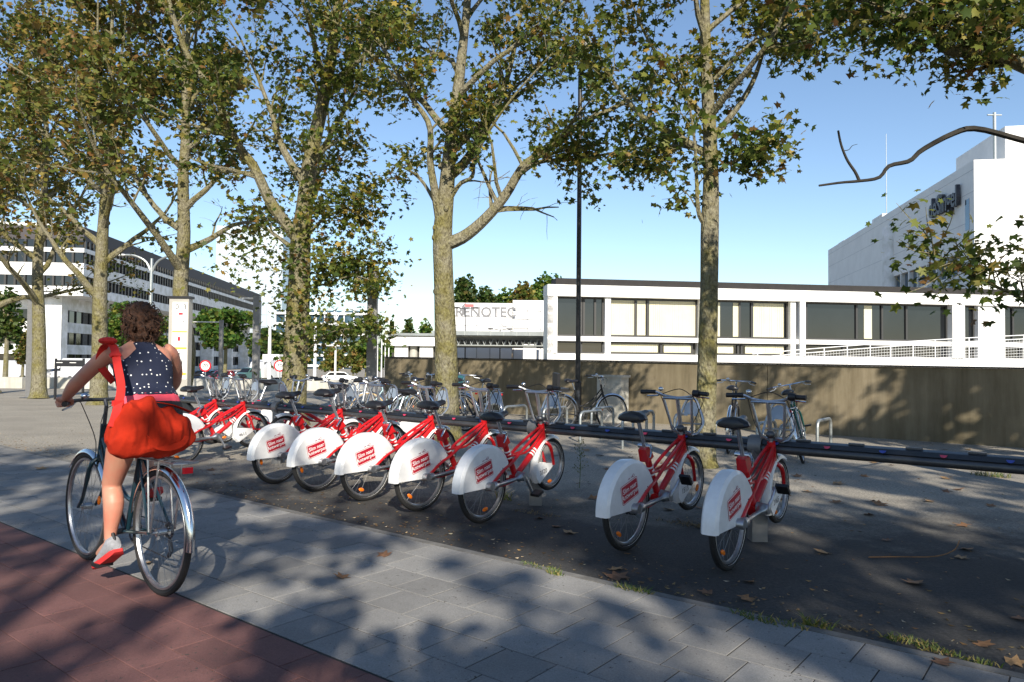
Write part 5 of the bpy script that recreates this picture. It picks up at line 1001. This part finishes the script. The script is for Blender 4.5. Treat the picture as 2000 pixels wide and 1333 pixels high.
for z0, z1 in ((0, 1.0), (3.4, 4.9), (6.8, 8.4), (10.3, 12.19)):            # lower floors step back under the overhang
    obx(4.0, LU, 4.5, 59, z0, z1, 'lower_band', WHITE_P)
for z0, z1 in ((1.01, 3.39), (4.91, 6.79), (8.41, 10.29)):
    rw = obx(4.3, LU, 4.8, 58, z0, z1, 'lower_window', GLASS); b = MB(); v = 5.5
    while v < 56: c_ = OU*4.22+OV*v; b.beam(c_+Vector((0, 0, z0)), c_+Vector((0, 0, z1)), .16, .2, tuple(OV)); v += 1.9
    u = 6
    while u < LU: c_ = OU*u+OV*4.72; b.beam(c_+Vector((0, 0, z0)), c_+Vector((0, 0, z1)), .2, .16, tuple(OV)); u += 2.4
    m_ = b.build('mullions', FRAME, rw, smooth=False); m_['kind'] = 'stuff'
for u, v0, v1 in ((2.2, 4.0, 8.5), (2.2, 22, 25), (2.2, 40, 43)): obx(u, u+2.0, v0, v1, 0, 12.18, 'stair_tower', WHITE_P)
for u in (18, 36, 54, 72, 90, 108): obx(u, u+1.6, 1.6, 4.4, 0, 12.18, 'pier', WHITE_P)
obx(20, 70, 14, 34, 22.61, 26.5, 'plant_room', WHITE_P); obx(78, 96, 14, 26, 22.61, 25.2, 'plant_room', WHITE_P)
for u in (34, 62): obx(u, u+3, 13.9, 14.0, 23.6, 25.4, 'plant_louvre', mat('louvre_red', (.25, .10, .07), .8))
ft = empty('glass_tower', (-91, 262, -1.7), .12, 'pale glass tower far behind the office block', 'building'); b = MB(); b.box((0, 0, 24), (22, 22, 48)); b.build('glass_skin', mat('pale_glass', (.46, .54, .61), .3, .1, .08, .1), ft, smooth=False); b = MB()
for i in range(10): b.box((-10.6+i*2.36, -11.05, 24), (.22, .12, 47.6))
for i in range(12): b.box((0, -11.04, 2+i*4), (21.8, .1, .22))
b.build('glazing_bars', mat('bar_grey', (.36, .42, .47), .5), ft, smooth=False)
gb = empty('glass_office', (-58, 235, -1.7), .05, 'glass fronted office with balconies behind the far trees', 'building'); b = MB(); b.box((0, 0, 9), (30, 16, 18)); b.build('glass_skin', GLASSB, gb, smooth=False)
for i in range(6): b = MB(); b.box((0, -8.3, 1+i*3.2), (30.6, 1.0, .7)); b.build('floor_slab', WHITE_P, gb, smooth=False)
for i in range(11): b = MB(); b.box((-14.8+i*2.96, -8.3, 9), (.3, .3, 17.8)); b.build('facade_post', WHITE_P, gb, smooth=False)
# ------------------------------------------------------------------ farther trees
def far_tree(px, ptop, pbase_h, Y, wpx, leafm, label, seed, n=2600, leaf=.42, group='trees beyond the square', trunk=True, nm='street_tree'):
    rg = np.random.default_rng(seed); pr = random.Random(seed); x = wx(px, Y); z0 = gz(Y); ztop = zz(ptop, Y, px)-z0; rxy = wpx/1444*Y/2; zc0 = pbase_h
    t = empty(nm, (x, Y, z0), 0, label, 'tree', group)
    b = MB(); b.tube([(0, 0, 0), (.05, 0, zc0), (0, .1, ztop*.75)], [ztop*.022+.04, ztop*.016+.03, .03], 8)
    lobes = []
    for k in range(9):
        a = pr.uniform(0, 6.28); q = pr.uniform(.15, .68)*rxy; z = zc0+(ztop-zc0)*pr.uniform(.12, .80); c = Vector((math.cos(a)*q, math.sin(a)*q, z)); lobes.append((c, rxy*pr.uniform(.34, .52), (ztop-zc0)*pr.uniform(.16, .27)))
        b.tube([(0, 0, zc0*.9+(z-zc0)*.4), tuple(c*.6+Vector((0, 0, z*.4))), tuple(c)], [.07, .045, .02], 5)
    lobes.append((Vector((0, 0, ztop-(ztop-zc0)*.2)), rxy*.45, (ztop-zc0)*.2)); b.build('trunk', BARK, t)
    P = []
    for c, r1, r2 in lobes:
        m_ = n//len(lobes); d_ = rg.normal(0, 1, (m_, 3)); d_ /= np.linalg.norm(d_, axis=1)[:, None]; d_ *= (rg.uniform(.25, 1.08, m_)**.6)[:, None]; P.append(np.array(c)+d_*np.array([r1, r1, r2]))
    leaf_cloud('crown', np.concatenate(P), leaf, leafm, t, seed, False); return t
far_tree(440, 600, 2.6, 56, 150, LEAF_G, 'bright green street tree behind the thin steel post', 61, 3600, .30); far_tree(236, 588, 2.4, 60, 110, LEAF_G, 'green street tree behind the cyclist\'s head', 62, 2600, .30); far_tree(300, 612, 2.4, 66, 90, LEAF_G, 'green street tree between the cyclist and the information column', 63, 2000, .30)
far_tree(585, 620, 2.2, 105, 150, LEAF_D, 'dark green tree behind the white lorry', 64, 2600, .6); far_tree(520, 640, 2.2, 110, 90, LEAF_D, 'dark tree between the office block and the lorry', 65, 1800, .6); far_tree(650, 678, 1.5, 95, 66, LEAF_B, 'small yellowing tree before the glass office', 66, 1300, .4); far_tree(690, 690, 1.5, 92, 40, LEAF_B, 'small yellow-green tree beside the glass office', 67, 900, .4)
far_tree(715, 655, 1.6, 98, 74, LEAF_G, 'fresh green tree beside the flagpoles', 68, 1800, .5); far_tree(765, 668, 1.6, 96, 60, LEAF_G, 'green tree behind the white flagpoles', 69, 1400, .5); far_tree(45, 645, 1.6, 66, 46, LEAF_B, 'young yellow-green tree beside the grey post', 70, 1100, .26); far_tree(12, 560, 3.0, 58, 70, LEAF_D, 'dark leaved tree behind the last maple', 71, 1500, .3)
for i, (px, top, wp, lm) in enumerate(((908, 538, 92, LEAF_D), (945, 558, 96, LEAF_D), (985, 562, 96, LEAF_G), (1022, 550, 92, LEAF_B), (1060, 534, 84, LEAF_G), (1100, 548, 70, LEAF_D))):
    far_tree(px, top, 2.0, 92+(i % 3)*5, wp, lm, ['dark green tree behind the word RENOTEC', 'dark round tree right of the word RENOTEC', 'green tree behind the stepped sheeting', 'reddish brown tree behind the sheeting', 'tall pale green tree at the pavilion corner', 'dark tree behind the pavilion roof'][i], 80+i, 5200, .46, 'park trees behind the sheeted building', nm='park_tree')
far_tree(797, 622, 2.0, 118, 22, LEAF_D, 'narrow conical tree above the low annex', 90, 900, .5); far_tree(832, 624, 2.0, 112, 50, LEAF_G, 'low green tree left of the stout maple trunk', 91, 1300, .5); far_tree(765, 618, 2.0, 140, 14, LEAF_D, 'slim distant cypress beside the flagpoles', 92, 500, .6)
wl = MB(); wl.add([(-400, 330, -2), (400, 330, -2), (400, 332, -2), (-400, 332, -2)], [(0, 1, 2, 3)])
rgw = np.random.default_rng(5); Pw = np.stack([rgw.uniform(-330, 330, 16000), rgw.uniform(300, 345, 16000), rgw.uniform(0, 1, 16000)**.8*(9+4*np.sin(np.linspace(0, 60, 16000)))], 1); Pw[:, 2] *= .6+.5*np.sin(Pw[:, 0]*.09)**2
leaf_cloud('distant_wood', Pw, 2.2, LEAF_D, None, 6, False)
# ------------------------------------------------------------------ small things on the ground
def leaf_me(seed):
    r = random.Random(seed); lv, lf = maple_leaf(True); vs = [(x*1.0, y-.4, .14*abs(x)*r.uniform(.3, 1.6)+.10*(y-.4)**2*r.uniform(0, 2)+r.uniform(0, .05)) for x, y, _ in lv]
    me = bpy.data.meshes.new('fallen_leaf'); me.from_pydata(vs, [], [tuple(f) for f in lf]); me.materials.append(mat('fallen_leaf_%d' % (seed % 3), [(.30, .15, .06), (.36, .22, .10), (.20, .10, .05)][seed % 3], .8, 0, .5, 3)); return me
LM = [leaf_me(s) for s in range(6)]; lr = random.Random(77)
fl_spots = [(1790, 1137), (1880, 1088), (1845, 1293), (1925, 1255), (1610, 1078), (1385, 1155), (1463, 1168), (1210, 1110), (1215, 1125), (1095, 1028), (1120, 1040), (1700, 1005), (1720, 985), (1580, 960), (1530, 975), (1890, 1072), (1985, 1290), (1990, 1205), (680, 1128), (90, 917), (420, 918), (1060, 1012), (1310, 995), (760, 1085), (1470, 1135), (300, 1102), (1440, 1000), (1820, 900), (1790, 905), (1850, 960), (1560, 930), (1300, 905), (1290, 912), (1690, 930), (1950, 905), (1985, 915), (1930, 870), (1150, 880), (1175, 890), (1090, 890), (1640, 945)]
for i, (px, py) in enumerate(fl_spots):
    p = gpx(px, py); n_ = p.x*NN.x+p.y*NN.y; z = .013 if .0 < n_ < 3.9 else .004
    link('fallen_leaf', LM[i % 6], None, (p.x, p.y, z), 'curled brown maple leaf lying on the ground', 'leaf', 'fallen maple leaves', rot=(lr.uniform(-.2, .2), lr.uniform(-.2, .2), lr.uniform(0, 6.28))).scale = [lr.uniform(.085, .15)]*3
for i in range(90):
    n_ = lr.uniform(6.0, 14.3); d_ = lr.uniform(-8, 12); p = nd(n_, d_)
    if p.y < 3: continue
    link('fallen_leaf', LM[i % 6], None, (p.x, p.y, .004), 'curled brown maple leaf lying on the ground', 'leaf', 'fallen maple leaves', rot=(lr.uniform(-.2, .2), lr.uniform(-.2, .2), lr.uniform(0, 6.28))).scale = [lr.uniform(.07, .13)]*3
def weed(px, py, r_, h, n, label, dry=False, seed=0):
    rg = random.Random(seed); p = gpx(px, py); b = MB()
    for k in range(int(n*.6)):
        a = rg.uniform(0, 6.28); q = r_*rg.random()**.6; x, y = math.cos(a)*q, math.sin(a)*q*.5; ln = h*.7*rg.uniform(.5, 1.1)*(.35 if dry else 1); dx, dy = rg.gauss(0, .5)*h, rg.gauss(0, .5)*h; w_ = .0035
        x, y = DD.x*x-DD.y*y*.5+0, DD.y*x+DD.x*y*.5; b.add([(x-w_, y, 0), (x+w_, y, 0), (x+dx*.4+w_*.8, y+dy*.4, ln*.6), (x+dx*.4-w_*.8, y+dy*.4, ln*.6), (x+dx, y+dy, ln)], [(0, 1, 2, 3), (3, 2, 4)])
    b.build('weed_tuft', STRAW if dry else GRASS, None, False, p, label=label, cat='weed', group='weeds in the path edge and under the rail')
for i, (px, py, r_, h, n, dry) in enumerate(((1060, 1107, .16, .04, 160, 0), (1093, 1122, .06, .07, 70, 0), (1245, 1152, .12, .06, 150, 0), (1510, 1212, .22, .05, 260, 0), (1600, 1222, .08, .09, 90, 0), (1785, 1252, .14, .05, 150, 0), (1840, 1270, .10, .04, 90, 0), (1920, 1290, .08, .04, 70, 0), (1360, 1025, .35, .10, 190, 1), (1390, 1030, .16, .12, 120, 1), (1935, 930, .22, .12, 160, 0), (1780, 905, .10, .10, 60, 0), (1660, 1222, .12, .05, 90, 1), (990, 975, .12, .15, 60, 0), (1050, 1000, .3, .06, 110, 1))):
    weed(px, py, r_, h, n, ['low green weed tuft rooted in the path edge', 'dry tuft of straw-coloured litter under the rail'][dry], bool(dry), i)
# the tall spindly weed beside number 3520
b = MB(); rg = random.Random(9); b.tube([(0, 0, 0), (.01, 0, .25), (-.01, 0, .50)], [.004, .003, .0015], 5)
for k in range(46): z = rg.uniform(.12, .5); a = rg.uniform(0, 6.28); l = rg.uniform(.03, .10)*(1.1-z); b.tube([(0, 0, z), (math.cos(a)*l, math.sin(a)*l, z+l*.6)], [.0018, .0008], 3); b.ell((math.cos(a)*l, math.sin(a)*l, z+l*.6), (.006, .006, .007), 5, 3)
b.build('tall_weed', GRASS, None, True, gpx(1137, 952), label='tall spindly seeding weed standing beside bike 3520', cat='weed')
b = MB(); b.tube(resample([(0, 0, .008), (.2, .02, .008), (.45, -.01, .02), (.62, .05, .05), (.70, .12, .10)], 14), .004, 5); b.build('dry_twig', FALLEN, None, True, gpx(1700, 1088), label='long thin dry twig curling up from the asphalt', cat='twig')

# crumbs of leaf and bark blown over the asphalt: nobody could count them
rgl = np.random.default_rng(12); nL = 5200; nn_ = np.where(rgl.random(nL) < .35, 3.95+np.abs(rgl.normal(0, .35, nL)), rgl.uniform(4, 14.5, nL)); dd_ = rgl.uniform(-9, 15, nL); b = MB()
for q in range(nL):
    p = nd(nn_[q], dd_[q], .003); a = rgl.uniform(0, 6.28); s_ = rgl.uniform(.006, .022); c, d_ = math.cos(a)*s_, math.sin(a)*s_
    b.v += [(p.x+c, p.y+d_, .003+s_*.2), (p.x-d_*.5, p.y+c*.5, .003), (p.x-c, p.y-d_, .003+s_*.5*rgl.random()), (p.x+d_*.4, p.y-c*.4, .002)]; b.f.append((4*q, 4*q+1, 4*q+2, 4*q+3))
me = bpy.data.meshes.new('leaf_litter'); me.from_pydata(b.v, [], b.f); me.materials.append(leaf_mat('litter', [(0, (.05, .035, .02)), (.5, (.16, .09, .04)), (.85, (.28, .19, .09)), (1, (.5, .45, .36))], .1)); link('leaf_litter', me, None, kind='stuff', label='small crumbs of dry leaf scattered over the asphalt', cat='litter')
